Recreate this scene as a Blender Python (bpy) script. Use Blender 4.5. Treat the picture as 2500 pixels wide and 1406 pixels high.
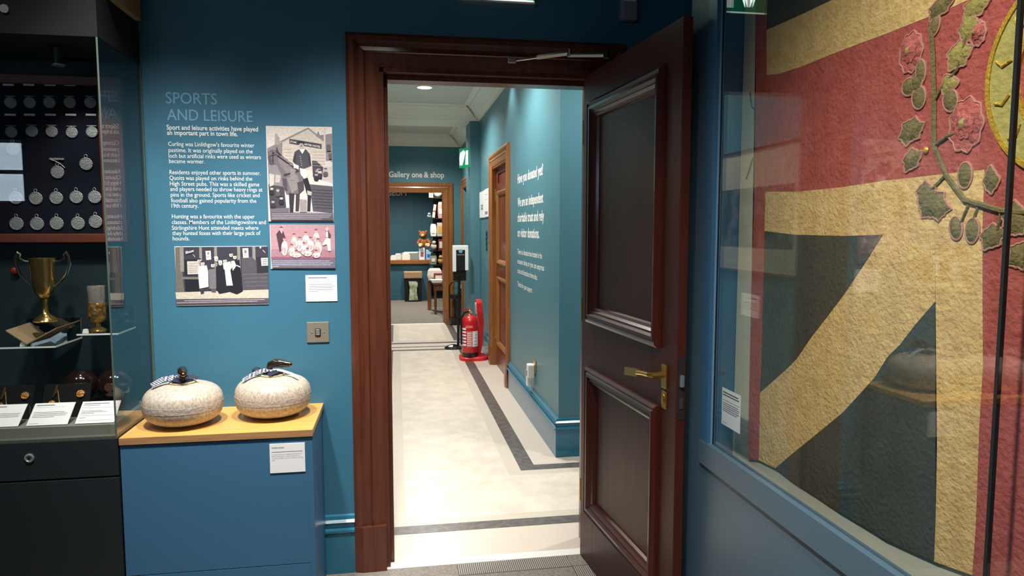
import bpy, bmesh, math, random
from mathutils import Vector, Matrix
random.seed(7)
SC = bpy.context.scene
COL = SC.collection
for o in list(bpy.data.objects):
    bpy.data.objects.remove(o)

# ------------------------------------------------------------------ camera
F, YAW, PITCH, CAMH = 1707.0, math.radians(9.393), math.radians(4.918), 1.45
cam_d = bpy.data.cameras.new('camera')
cam_d.sensor_width = 36.0
cam_d.lens = F / 2500 * 36.0
cam_d.clip_start = 0.02
cam = bpy.data.objects.new('camera', cam_d)
COL.objects.link(cam)
cam.location = (0, 0, CAMH)
cam.rotation_euler = (math.pi / 2 - PITCH, 0, -YAW)
SC.camera = cam

# ------------------------------------------------------------------ world, exposure
w = bpy.data.worlds.new('world'); SC.world = w; w.use_nodes = True
w.node_tree.nodes['Background'].inputs[0].default_value = (.55, .70, .9, 1)
w.node_tree.nodes['Background'].inputs[1].default_value = .5
SC.view_settings.view_transform = 'Standard'
SC.view_settings.look = 'None'
SC.view_settings.exposure = 0.5
SC.view_settings.gamma = 1
SC.view_settings.use_curve_mapping = False

def lamp(name, kind, loc, power, target=None, color=(1, .93, .84), size=.05, cone=60, blend=.8, sx=None, sy=None):
    d = bpy.data.lights.new(name, kind); d.energy = power; d.color = color
    if kind == 'SPOT':
        d.spot_size = math.radians(cone); d.spot_blend = blend; d.shadow_soft_size = size
    elif kind == 'AREA':
        d.shape = 'RECTANGLE'; d.size = sx or size; d.size_y = sy or size
    else:
        d.shadow_soft_size = size
    o = bpy.data.objects.new(name, d); COL.objects.link(o); o.location = loc
    if target is not None:
        o.rotation_euler = (Vector(target) - Vector(loc)).to_track_quat('-Z', 'Y').to_euler()
    return o

# ceiling spots of the gallery, each with its housing built further down: (position, target, power, cone)
GALLERY_SPOTS = [((-.75, 1.75, 3.12), (-.80, 2.85, .78), 250, 47),
                 ((-.05, 1.75, 3.12), (-.25, 2.93, .74), 250, 47),
                 ((-.40, .55, 3.12), (1.0, .72, 1.15), 270, 64),
                 ((-.35, 1.30, 3.12), (1.0, 1.50, .8), 34, 52),
                 ((-1.75, 1.45, 3.12), (-1.35, 2.80, 1.0), 45, 52),
                 ((.25, .55, 3.12), (.62, 2.35, .0), 80, 48)]
for i, (a, b, pw, cn) in enumerate(GALLERY_SPOTS):
    lamp('gallery_spot_light', 'SPOT', a, pw, b, (1, .95, .88), .085, cn, 1.0)
# recessed downlights of the corridor and lobby
DOWNLIGHTS = [(.31, 7.36, 2.875, 135), (.31, 5.05, 2.875, 150), (.55, 3.55, 2.875, 42), (1.75, 3.55, 2.875, 80), (.35, 9.35, 2.815, 110)]
for x, y, z, pw in DOWNLIGHTS:
    lamp('downlight_lamp', 'SPOT', (x, y, z - .012), pw, (x, y, 0), (1, .94, .86), .06, 150, .6)
# wall washers near the right-hand corridor wall
WASHERS = [(.80, 4.85, 2.875, 22), (.80, 6.05, 2.875, 20)]
for x, y, z, pw in WASHERS:
    lamp('wall_washer_lamp', 'SPOT', (x, y, z - .012), pw, (x + .12, y, 0), (1, .96, .9), .03, 95, .6)
# shop lamps
SHOP_LAMPS = [(.0, 13.3, 2.78, 260), (.55, 11.7, 2.78, 170)]
for x, y, z, pw in SHOP_LAMPS:
    lamp('shop_lamp_light', 'SPOT', (x, y, z - .012), pw, (x + .1, y + .2, 0), (1, .94, .85), .06, 140, .7)

# ------------------------------------------------------------------ photogrammetry: picture point -> point on a plane of the place
_f = Vector((math.sin(YAW) * math.cos(PITCH), math.cos(YAW) * math.cos(PITCH), -math.sin(PITCH)))
_r = Vector((math.cos(YAW), -math.sin(YAW), 0))
_d = _f.cross(_r)
def ray(px, py):
    return _r * ((px - 1250) / F) + _d * ((py - 703) / F) + _f
CP = Vector((0, 0, CAMH))
def pY(px, py, Y):
    r = ray(px, py); return CP + r * (Y / r.y)
def pX(px, py, X):
    r = ray(px, py); return CP + r * (X / r.x)
def pZ(px, py, Z):
    r = ray(px, py); return CP + r * ((Z - CAMH) / r.z)

# ------------------------------------------------------------------ materials
def lin(h):
    h = h.lstrip('#')
    out = []
    for i in (0, 2, 4):
        c = int(h[i:i + 2], 16) / 255
        out.append(c / 12.92 if c <= .04045 else ((c + .055) / 1.055) ** 2.4)
    return (*out, 1)
MATS = {}
def mat(name, col, rough=.5, metal=0, spec=.5, var=None, bump=None, stretch=(1, 1, 1), coat=0, emit=None, estr=0, detail=4):
    """var=(scale, colour2, contrast) noise mix; bump=(scale, strength)."""
    if name in MATS: return MATS[name]
    m = bpy.data.materials.new(name); m.use_nodes = True
    nt = m.node_tree; N = nt.nodes; L = nt.links; b = N['Principled BSDF']
    b.inputs['Base Color'].default_value = lin(col)
    b.inputs['Roughness'].default_value = rough
    b.inputs['Metallic'].default_value = metal
    b.inputs['Specular IOR Level'].default_value = spec
    b.inputs['Coat Weight'].default_value = coat
    b.inputs['Coat Roughness'].default_value = .12
    if emit:
        b.inputs['Emission Color'].default_value = lin(emit); b.inputs['Emission Strength'].default_value = estr
    if var or bump:
        tc = N.new('ShaderNodeTexCoord'); mp = N.new('ShaderNodeMapping'); mp.inputs['Scale'].default_value = stretch
        L.new(tc.outputs['Object'], mp.inputs[0])
    if var:
        n = N.new('ShaderNodeTexNoise'); n.inputs['Scale'].default_value = var[0]; n.inputs['Detail'].default_value = detail
        L.new(mp.outputs[0], n.inputs[0])
        r = N.new('ShaderNodeValToRGB'); c = var[2]
        r.color_ramp.elements[0].position = .5 - c; r.color_ramp.elements[1].position = .5 + c
        r.color_ramp.elements[0].color = lin(col); r.color_ramp.elements[1].color = lin(var[1])
        L.new(n.outputs[0], r.inputs[0]); L.new(r.outputs[0], b.inputs['Base Color'])
    if bump:
        n2 = N.new('ShaderNodeTexNoise'); n2.inputs['Scale'].default_value = bump[0]; n2.inputs['Detail'].default_value = 3
        L.new(mp.outputs[0], n2.inputs[0])
        bp = N.new('ShaderNodeBump'); bp.inputs['Strength'].default_value = bump[1]; bp.inputs['Distance'].default_value = .004
        L.new(n2.outputs[0], bp.inputs['Height']); L.new(bp.outputs[0], b.inputs['Normal'])
    MATS[name] = m
    return m
def glass_mat(name, tint='#fbfcfb', base=.042):
    """thin clear pane: transparent plus mirror reflection by Schlick's law."""
    m = bpy.data.materials.new(name); m.use_nodes = True
    nt = m.node_tree; N = nt.nodes; L = nt.links
    N.remove(N['Principled BSDF'])
    out = [n for n in N if n.type == 'OUTPUT_MATERIAL'][0]
    lw = N.new('ShaderNodeLayerWeight'); lw.inputs[0].default_value = .5
    pw = N.new('ShaderNodeMath'); pw.operation = 'POWER'; pw.inputs[1].default_value = 5; L.new(lw.outputs['Facing'], pw.inputs[0])
    ma = N.new('ShaderNodeMath'); ma.operation = 'MULTIPLY_ADD'; ma.inputs[1].default_value = 1 - base; ma.inputs[2].default_value = base
    L.new(pw.outputs[0], ma.inputs[0])
    t = N.new('ShaderNodeBsdfTransparent'); t.inputs[0].default_value = lin(tint)
    g = N.new('ShaderNodeBsdfGlossy'); g.inputs['Roughness'].default_value = .0; g.inputs[0].default_value = (1, 1, 1, 1)
    mx = N.new('ShaderNodeMixShader'); L.new(ma.outputs[0], mx.inputs[0]); L.new(t.outputs[0], mx.inputs[1]); L.new(g.outputs[0], mx.inputs[2])
    L.new(mx.outputs[0], out.inputs[0])
    return m
def attr_mat(name, rough=.45):
    m = bpy.data.materials.new(name); m.use_nodes = True
    N = m.node_tree.nodes; b = N['Principled BSDF']; b.inputs['Roughness'].default_value = rough
    a = N.new('ShaderNodeAttribute'); a.attribute_name = 'print'
    tc = N.new('ShaderNodeTexCoord'); lk = m.node_tree.links
    n1 = N.new('ShaderNodeTexNoise'); n1.inputs['Scale'].default_value = 150; n1.inputs['Detail'].default_value = 6; lk.new(tc.outputs['Object'], n1.inputs[0])
    mr = N.new('ShaderNodeMapRange'); mr.inputs[1].default_value = .3; mr.inputs[2].default_value = .7; mr.inputs[3].default_value = .84; mr.inputs[4].default_value = 1.1; lk.new(n1.outputs[0], mr.inputs[0])
    vm = N.new('ShaderNodeVectorMath'); vm.operation = 'SCALE'; lk.new(a.outputs['Color'], vm.inputs[0]); lk.new(mr.outputs[0], vm.inputs['Scale'])
    lk.new(vm.outputs[0], b.inputs['Base Color'])
    return m

M_TEAL = mat('teal_wall_paint', '#3b7089', .42, spec=.5, var=(3, '#376b84', .3), bump=(160, .05))
M_TEALC = mat('teal_corridor_paint', '#4e7b86', .38, spec=.55, var=(3, '#497681', .3), bump=(140, .06))
M_TEALG = mat('teal_gloss_paint', '#296f8a', .2, spec=.6, bump=(35, .08))
M_BLUE = mat('blue_plinth_laminate', '#3d698b', .42, spec=.4, bump=(300, .05))
M_CASEBLUE = mat('slate_blue_case_paint', '#4b6474', .34, spec=.5, bump=(320, .03))
M_CASEFRAME = mat('blue_case_frame_paint', '#336183', .3, spec=.5)
M_BLACK = mat('charcoal_powder_coat', '#22272a', .36, spec=.5, bump=(420, .08))
M_CASEIN = mat('dark_navy_lining', '#17282f', .6, spec=.3, bump=(500, .06))
M_MAHO = mat('mahogany_varnish', '#683a2a', .26, spec=.5, var=(5, '#4d281b', .3), bump=(26, .16), stretch=(9, 9, .7), coat=.08)
M_DOOR = mat('dark_mahogany_door', '#5a2a20', .40, spec=.28, var=(5, '#482018', .3), bump=(30, .04), stretch=(8, 8, .6))
M_DOORM = mat('mahogany_moulding', '#5e2c22', .30, spec=.38, var=(6, '#4a2018', .3), stretch=(6, 6, 1), coat=.3)
M_OAKC = mat('oak_corridor_trim', '#9c6430', .32, spec=.5, var=(5, '#7c4a20', .28), stretch=(9, 9, .7), coat=.2)
M_REDDOOR = mat('red_brown_door', '#763522', .3, spec=.5, var=(5, '#5a2417', .3), stretch=(8, 8, .6), coat=.2)
M_OAK = mat('pale_oak_board', '#d8a961', .38, spec=.4, var=(4, '#c6934c', .3), stretch=(2, 22, 22))
M_OAKE = mat('oak_edge', '#b28a62', .5, var=(4, '#94683c', .3), stretch=(2, 20, 20))
M_CEIL = mat('cream_ceiling_paint', '#e8dfd0', .7, spec=.2)
M_CEILP = mat('pale_grey_ceiling_panel', '#d0ccc1', .75, spec=.2)
M_GCEIL = mat('gallery_ceiling_paint', '#4c5354', .8, spec=.2)
M_CARPET = mat('grey_carpet', '#9a948d', .95, spec=.1, var=(90, '#78736d', .25), bump=(260, .9))
M_RIBLT = mat('ribbed_mat_grey', '#a39e97', .9, spec=.1)
M_RIBDK = mat('ribbed_mat_dark', '#5c5855', .9, spec=.1)
M_MARBLE = mat('cream_marble_tile', '#e2d8c8', .28, spec=.5, var=(9, '#d3c8b8', .14), detail=8)
M_BORDER = mat('pale_beige_border_tile', '#d3c7ba', .3, spec=.5, var=(2, '#cdc1b4', .3))
M_BAND = mat('beige_band_tile', '#cfc5b6', .3, spec=.5, var=(3, '#c9bfb0', .3))
M_STRIP = mat('charcoal_strip_tile', '#504b48', .32, spec=.5, var=(30, '#676260', .12), detail=8)
M_WHITE = mat('white_paint', '#f0ede6', .4)
M_PAPER = mat('white_card', '#eef0f2', .55)
M_INK = mat('grey_ink', '#7d8084', .6)
M_INKD = mat('black_ink', '#26282c', .6)
M_VINYL = mat('white_vinyl', '#e4ecec', .5)
M_VINYLB = mat('pale_blue_vinyl', '#6fa2bd', .45)
M_CHROME = mat('chrome', '#dcdee0', .2, .8)
M_STEEL = mat('brushed_steel', '#b4aea4', .34, 1)
M_BRASS = mat('polished_brass', '#c99d4c', .28, .85)
M_GOLD = mat('gilt_silver', '#d2b06c', .18, .95)
M_SILVER = mat('silver', '#c9c6bd', .2, 1)
M_MEDAL = mat('worn_silver_medal', '#85898a', .42, .5, bump=(260, .7))
M_PLASTIC = mat('black_plastic', '#131415', .35)
M_PLASTW = mat('white_plastic', '#e9e9e6', .35)
M_PLASTG = mat('grey_plastic', '#8d8f9c', .45)
M_RED = mat('red_enamel', '#c01a1e', .28, spec=.55, coat=.3)
M_REDP = mat('red_plastic', '#d1262a', .4)
M_GLASS = glass_mat('clear_case_glass')
M_ACRYL = glass_mat('clear_acrylic', '#e2ecea', .06)
M_GEDGE = mat('green_glass_edge', '#4f5d55', .25, spec=.6)
M_GRANITE = mat('speckled_grey_granite', '#c2b7a6', .40, spec=.45, var=(130, '#a0958a', .13), bump=(60, .4), stretch=(1, 1, .55), detail=3)
M_GRANB = mat('rough_striking_band', '#b5aaa0', .65, var=(150, '#9a9087', .18), bump=(90, .8), detail=6)
M_HORN = mat('dark_horn_handle', '#231812', .2, spec=.6, coat=.4)
M_BOWL = mat('dark_lignum_bowl', '#1c0f0c', .1, spec=.6, coat=.6)
M_FELT = mat('navy_felt', '#12141f', .95, spec=.1, bump=(600, .3))
M_ROSE = mat('red_brown_frame_wood', '#5e2c1a', .4, var=(6, '#4a2012', .3), stretch=(1, 8, 8))
M_CASEFL = mat('grey_case_floor', '#7e8076', .7)
M_LEATHER = mat('tan_leather_album', '#8a765c', .45)
M_PRINT = attr_mat('printed_photograph')
M_GREEN = mat('exit_sign_green', '#0f8a55', .35, emit='#0f9a5c', estr=.35)
M_SIGNW = mat('lit_sign_white', '#ffffff', .4, emit='#eafff2', estr=1.1)
M_LAMPON = mat('glowing_lamp_lens', '#ffffff', .4, emit='#fff2dd', estr=9)

# ------------------------------------------------------------------ mesh builder
class B:
    def __init__(s): s.bm = bmesh.new(); s.smooth = False
    def face(s, pts):
        return s.bm.faces.new([s.bm.verts.new(p) for p in pts])
    def box(s, x0, x1, y0, y1, z0, z1, bev=0):
        v = [s.bm.verts.new(p) for p in ((x0, y0, z0), (x1, y0, z0), (x1, y1, z0), (x0, y1, z0), (x0, y0, z1), (x1, y0, z1), (x1, y1, z1), (x0, y1, z1))]
        fs = [s.bm.faces.new([v[i] for i in q]) for q in ((3, 2, 1, 0), (4, 5, 6, 7), (0, 1, 5, 4), (1, 2, 6, 5), (2, 3, 7, 6), (3, 0, 4, 7))]
        if bev:
            es = list({e for f in fs for e in f.edges})
            bmesh.ops.bevel(s.bm, geom=es, offset=bev, segments=2, affect='EDGES', profile=.6)
        return s
    def prism(s, pts, vec, tri=True):
        vec = Vector(vec)
        a = [s.bm.verts.new(p) for p in pts]; b = [s.bm.verts.new(Vector(p) + vec) for p in pts]
        n = len(pts)
        f1 = s.bm.faces.new(a); f2 = s.bm.faces.new(b[::-1])
        for i in range(n): s.bm.faces.new([a[i], b[i], b[(i + 1) % n], a[(i + 1) % n]])
        if tri and n > 4: bmesh.ops.triangulate(s.bm, faces=[f1, f2])
        return s
    def rings(s, rings, closed=True, caps=True, loop=False):
        R = [[s.bm.verts.new(p) for p in r] for r in rings]
        m = len(R[0]); seq = list(range(len(R) - 1)) + ([len(R) - 1] if loop else [])
        for i in seq:
            a, b = R[i], R[(i + 1) % len(R)]
            for j in range(m if closed else m - 1):
                s.bm.faces.new([a[j], a[(j + 1) % m], b[(j + 1) % m], b[j]])
        if caps and not loop and closed:
            for r in (R[0][::-1], R[-1]):
                f = s.bm.faces.new(r)
                if m > 4: bmesh.ops.triangulate(s.bm, faces=[f])
        return s
    def tube(s, path, rad, seg=10, flat=1.0, loop=False):
        path = [Vector(p) for p in path]; rr = rad if isinstance(rad, (list, tuple)) else [rad] * len(path)
        rings = []; up = Vector((0, 0, 1)); n = len(path)
        prev = None
        for i, p in enumerate(path):
            if loop: t = path[(i + 1) % n] - path[i - 1]
            else: t = path[min(i + 1, n - 1)] - path[max(i - 1, 0)]
            t.normalize()
            if prev is None:
                a = up if abs(t.dot(up)) < .9 else Vector((1, 0, 0))
                x = t.cross(a).normalized()
            else:
                x = (prev - t * prev.dot(t)).normalized()
            prev = x; y = t.cross(x)
            rings.append([p + x * (math.cos(2 * math.pi * k / seg) * rr[i]) + y * (math.sin(2 * math.pi * k / seg) * rr[i] * flat) for k in range(seg)])
        s.smooth = True
        return s.rings(rings, loop=loop)
    def lathe(s, prof, c, seg=28, M=None, sx=1, sy=1):
        c = Vector(c); rings = []
        for r, z in prof:
            ring = []
            for k in range(seg):
                a = 2 * math.pi * k / seg
                v = Vector((math.cos(a) * r * sx, math.sin(a) * r * sy, z))
                if M is not None: v = M @ v
                ring.append(c + v)
            rings.append(ring)
        s.smooth = True
        return s.rings(rings)
    def ball(s, c, rx, ry=None, rz=None, u=16, v=10):
        ry = ry or rx; rz = rz or rx
        pr = [(max(math.sin(math.pi * i / v), .012), -math.cos(math.pi * i / v)) for i in range(v + 1)]
        M = Matrix.Diagonal((rx, ry, rz)).to_3x3()
        return s.lathe(pr, c, u, M)
    def disc(s, c, r, depth, axis='y', seg=20):
        M = {'y': Matrix.Rotation(math.pi / 2, 3, 'X'), 'x': Matrix.Rotation(math.pi / 2, 3, 'Y'), 'z': Matrix.Identity(3)}[axis]
        s.lathe([(r, 0), (r, depth * .8), (r * .94, depth)], c, seg, M); s.smooth = False
        return s

WM = {}
def obj(name, b, material, parent=None, smooth=None, kind=None, local=False):
    bm = b.bm
    bmesh.ops.recalc_face_normals(bm, faces=bm.faces)
    me = bpy.data.meshes.new(name)
    if parent is None:
        xs = [v.co for v in bm.verts]
        c = Vector(((min(v.x for v in xs) + max(v.x for v in xs)) / 2, (min(v.y for v in xs) + max(v.y for v in xs)) / 2, min(v.z for v in xs)))
        bm.transform(Matrix.Translation(-c)); W = Matrix.Translation(c)
    else:
        W = WM[parent]
        if not local: bm.transform(W.inverted())
        c = None
    bm.to_mesh(me); bm.free()
    o = bpy.data.objects.new(name, me); COL.objects.link(o)
    if parent is None: o.location = c
    else: o.parent = parent
    WM[o] = W
    me.materials.append(material)
    sm = b.smooth if smooth is None else smooth
    if sm:
        for p in me.polygons: p.use_smooth = True
        try:
            me.set_sharp_from_angle(angle=math.radians(42))
        except Exception: pass
    if kind: o['kind'] = kind
    return o
def empty(name, loc, rz=0):
    o = bpy.data.objects.new(name, None); COL.objects.link(o); o.empty_display_size = .05
    o.location = loc; o.rotation_euler = (0, 0, rz)
    WM[o] = Matrix.Translation(Vector(loc)) @ Matrix.Rotation(rz, 4, 'Z')
    return o
def tag(o, label, cat, group=None):
    o['label'] = label; o['category'] = cat
    if group: o['group'] = group
    return o
def thing(name, loc, label, cat, group=None, rz=0):
    return tag(empty(name, loc, rz), label, cat, group)
def struct(name, loc=(0, 0, 0)):
    o = empty(name, loc); o['kind'] = 'structure'; return o
def copy_tree(o, loc, parent=None):
    c = o.copy(); COL.objects.link(c)
    if parent is None:
        c.location = loc
        WM[c] = Matrix.Translation(Vector(loc))
    else: c.parent = parent
    for ch in [k for k in COL.objects if k.parent == o]:
        copy_tree(ch, None, c)
    return c

# lettering -----------------------------------------------------------------
def text_into(b, s, org, u, v, width=None, height=None, bold=0.0, depth=.0006, align='L'):
    """put the words s into builder b: baseline origin org, axes u (reading) and v (up)."""
    cu = bpy.data.curves.new('t', 'FONT'); cu.body = s; cu.size = 1; cu.resolution_u = 3
    cu.offset = bold
    o = bpy.data.objects.new('t', cu); COL.objects.link(o)
    dg = bpy.context.evaluated_depsgraph_get(); dg.update()
    me = o.evaluated_get(dg).to_mesh()
    vs = [x.co.copy() for x in me.vertices]; fs = [list(p.vertices) for p in me.polygons]
    o.evaluated_get(dg).to_mesh_clear()
    bpy.data.objects.remove(o); bpy.data.curves.remove(cu)
    if not vs: return b
    x0 = min(p.x for p in vs); x1 = max(p.x for p in vs)
    sy = height / .70
    sx = (width / (x1 - x0)) if width else sy
    u = Vector(u).normalized(); v = Vector(v).normalized(); n = u.cross(v); org = Vector(org)
    off = 0 if align == 'L' else -(x1 - x0) * sx / 2
    nv = [b.bm.verts.new(org + u * ((p.x - x0) * sx + off) + v * (p.y * sy) + n * depth) for p in vs]
    for f in fs:
        try: b.bm.faces.new([nv[i] for i in f])
        except ValueError: pass
    return b

# moulding helpers ------------------------------------------------------------
def ring_at(prof, fn):
    return [fn(d, h) for d, h in prof]
def rect_mould(b, u0, u1, v0, v1, prof, mp):
    """closed mitred frame; prof = [(inward, proud)]; mp(u, v, h) -> 3D."""
    R = [ring_at(prof, lambda d, h: mp(u0 + d, v0 + d, h)), ring_at(prof, lambda d, h: mp(u1 - d, v0 + d, h)),
         ring_at(prof, lambda d, h: mp(u1 - d, v1 - d, h)), ring_at(prof, lambda d, h: mp(u0 + d, v1 - d, h))]
    return b.rings(R, loop=True)

ARCH = [(0, 0), (0, .022), (.012, .030), (.030, .030), (.036, .026), (.052, .018), (.068, .022), (.072, .028), (.076, .022), (.080, .022), (.118, .014), (.130, .010), (.130, 0)]
def architrave(parent, u0, u1, vb, vt, mp, material, prof=ARCH, sides='LHR', block=True):
    if 'L' in sides:
        b = B().rings([ring_at(prof, lambda d, h: mp(u0 + d, vb + (.2 if block else 0), h)), ring_at(prof, lambda d, h: mp(u0 + d, vt - d, h))]); obj('architrave_stile', b, material, parent)
    if 'H' in sides:
        b = B().rings([ring_at(prof, lambda d, h: mp(u0 + d, vt - d, h)), ring_at(prof, lambda d, h: mp(u1 - d, vt - d, h))]); obj('architrave_head', b, material, parent)
    if 'R' in sides:
        b = B().rings([ring_at(prof, lambda d, h: mp(u1 - d, vt - d, h)), ring_at(prof, lambda d, h: mp(u1 - d, vb + (.2 if block else 0), h))]); obj('architrave_stile', b, material, parent)
    if block:
        for s, on in ((0, 'L' in sides), (1, 'R' in sides)):
            if not on: continue
            g = (lambda d: u0 + d) if s == 0 else (lambda d: u1 - d)
            pr = [(0, 0), (0, .030), (.034, .040), (.13, .036), (.13, 0)]
            b = B().rings([ring_at(pr, lambda d, h: mp(g(d), vb, h)), ring_at(pr, lambda d, h: mp(g(d), vb + .2, h))]); obj('plinth_block', b, material, parent)

# ==================================================================== SETTING
D = 2.93
WB = 3.08          # rear face of the wall with the doorway
OX0, OX1, OH = -.060, .842, 2.095   # structural opening
def sbox(name, mt, *boxes, parent=None, bev=0):
    b = B()
    for q in boxes: b.box(*q, bev=bev)
    return obj(name, b, mt, parent, kind='structure' if parent is None else None)

# gallery shell
gfloor = sbox('floor', M_CARPET, (-5.2, 1.75, -2.7, D, -.06, 0))
wb = sbox('wall_back', M_TEAL, (-5.2, OX0, D, WB, 0, 3.2), (OX1, 1.75, D, WB, 0, 3.2), (OX0, OX1, D, WB, OH, 3.2))
sbox('wall_left', M_TEAL, (-5.3, -5.2, -2.7, WB, 0, 3.2))
sbox('wall_right', M_TEAL, (1.75, 1.85, -2.7, WB, 0, 3.2))
sbox('ceiling', M_GCEIL, (-5.3, 1.85, -2.85, WB, 3.2, 3.3))
# wall behind the camera; its second window is unseen, added to light the room
WR = [(-4.95, -3.68, 1.70, 2.32), (-2.3, -1.0, 1.70, 2.32)]
xs = [-5.3] + [v for r in WR for v in r[:2]] + [1.85]
bx = [(xs[0], xs[1], -2.85, -2.7, 0, 3.2), (xs[2], xs[3], -2.85, -2.7, 0, 3.2), (xs[4], xs[5], -2.85, -2.7, 0, 3.2)]
for x0, x1, z0, z1 in WR: bx += [(x0, x1, -2.85, -2.7, 0, z0), (x0, x1, -2.85, -2.7, z1, 3.2)]
sbox('wall_front', M_TEAL, *bx)
M_SKY = mat('daylight_window_pane', '#dfeaf5', .3, emit='#cfe2f5', estr=4.0)
for i, (x0, x1, z0, z1) in enumerate(WR):
    wn = struct('window_%d' % (i + 1), ((x0 + x1) / 2, -2.78, z0))
    nx, nz = 3, 2
    for a in range(nx):
        for c in range(nz):
            px0 = x0 + (x1 - x0) * a / nx; px1 = x0 + (x1 - x0) * (a + 1) / nx
            pz0 = z0 + (z1 - z0) * c / nz; pz1 = z0 + (z1 - z0) * (c + 1) / nz
            obj('pane', B().box(px0 + .018, px1 - .018, -2.79, -2.785, pz0 + .018, pz1 - .018), M_SKY, wn)
    b = B()
    for a in range(nx + 1):
        xx = x0 + (x1 - x0) * a / nx; b.box(xx - .02, xx + .02, -2.80, -2.75, z0, z1)
    for c in range(nz + 1):
        zz = z0 + (z1 - z0) * c / nz; b.box(x0, x1, -2.80, -2.75, zz - .02, zz + .02)
    obj('window_frame', b, M_WHITE, wn)

# carpet inlays at the doorway
TH = .004
obj('carpet_tile', B().box(-.19, .236, 2.60, 2.925, 0, TH), M_CARPET, gfloor)
obj('carpet_tile', B().box(.240, .722, 2.45, 2.800, 0, TH), M_CARPET, gfloor)
obj('carpet_tile', B().box(.724, 1.20, 2.81, 2.925, 0, TH), M_CARPET, gfloor)
for (x0, x1, y0, y1) in ((.240, .722, 2.803, 2.912), (.727, .85, 2.40, 2.805)):
    base = obj('ribbed_mat', B().box(x0, x1, y0, y1, 0, .0025), M_RIBDK, gfloor)
    b = B(); n = int((x1 - x0) / .0085)
    for k in range(n):
        xx = x0 + (k + .25) * (x1 - x0) / n; b.box(xx, xx + .0045, y0 + .001, y1 - .001, .0025, .0055)
    obj('mat_ribs', b, M_RIBLT, base)['kind'] = 'stuff'

# corridor floor --------------------------------------------------------------
cfl = sbox('floor', M_BORDER, (-.45, 2.75, D, 10.6, -.06, 0))
def inlay(name, m, x0, x1, y0, y1, z=.0015): return obj(name, B().box(x0, x1, y0, y1, 0, z), m, cfl)
inlay('threshold_strip', M_WHITE, -.058, .84, 2.905, 2.962, .006)
# first field: open to the lobby on the right
T1, T2 = 3.247, 3.334
inlay('charcoal_border_strip', M_STRIP, -.145, 2.6, T1, T2)
inlay('charcoal_border_strip', M_STRIP, -.145, -.055, T2, 8.30)
inlay('charcoal_border_strip', M_STRIP, .719, .814, 4.017, 8.30)
inlay('charcoal_border_strip', M_STRIP, .814, 2.6, 4.017, 4.105)
inlay('pale_band', M_BAND, -.055, 2.6, T2, 3.404, .001)
inlay('pale_band', M_BAND, -.055, .029, 3.404, 8.30, .001)
inlay('pale_band', M_BAND, .636, .719, 3.944, 8.30, .001)
inlay('pale_band', M_BAND, .719, 2.6, 3.944, 4.017, .001)
for k, (a, c) in enumerate([(3.404, 4.86), (4.861, 6.32), (6.321, 7.6), (7.601, 8.23)]):
    inlay('marble_tile', M_MARBLE, .029, .636, a, c, .0012)
inlay('marble_tile', M_MARBLE, .636, 1.62, 3.404, 3.944, .0012)
inlay('marble_tile', M_MARBLE, 1.621, 2.6, 3.404, 3.944, .0012)
inlay('charcoal_border_strip', M_STRIP, -.30, .90, 8.27, 8.35)
inlay('charcoal_border_strip', M_STRIP, -.20, .88, 8.50, 8.55)
inlay('charcoal_border_strip', M_STRIP, -.20, .88, 8.76, 8.86)
for k, (a, c) in enumerate([(9.02, 9.75), (9.751, 10.46)]):
    inlay('marble_tile', M_MARBLE, .02, .632, a, c, .0012)
inlay('pale_band', M_BAND, -.055, .72, 8.95, 9.02, .001)
inlay('pale_band', M_BAND, -.055, .02, 9.02, 10.53, .001)
inlay('pale_band', M_BAND, .632, .72, 9.02, 10.53, .001)
inlay('charcoal_border_strip', M_STRIP, .72, .812, 8.95, 10.55)
inlay('charcoal_border_strip', M_STRIP, -.145, -.055, 8.95, 10.55)
inlay('threshold_strip', M_WHITE, -.15, .71, 10.54, 10.60, .006)

# corridor walls
sbox('wall_corridor_left', M_TEALC, (-.45, -.31, WB, 10.6, 0, 3.0))
XR = 1.0
sbox('wall_corridor_right', M_TEALC, (XR, 1.14, 4.24, 6.285, 0, 3.0), (XR, 1.14, 7.275, 8.45, 0, 3.0), (XR, 1.14, 6.285, 7.275, 2.07, 3.0), (1.14, 2.75, 4.24, 4.38, 0, 3.0))
sbox('wall_arch', M_TEALC, (.89, 1.14, 8.45, 8.95, 0, 2.72), (-.31, -.20, 8.45, 8.95, 0, 2.72))
sbox('wall_corridor_end', M_TEALC, (-.45, -.15, 10.6, 10.75, 0, 3.0), (.71, 1.14, 10.6, 10.75, 0, 3.0), (-.15, .71, 10.6, 10.75, 2.02, 3.0))
sbox('wall_passage_right', M_TEALC, (.976, 1.14, 8.95, 9.45, 0, 3.0), (.976, 1.14, 10.22, 10.6, 0, 3.0), (.976, 1.14, 9.45, 10.22, 2.02, 3.0))
sbox('wall_lobby', M_TEALC, (2.6, 2.75, WB, 4.24, 0, 3.0))
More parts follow.
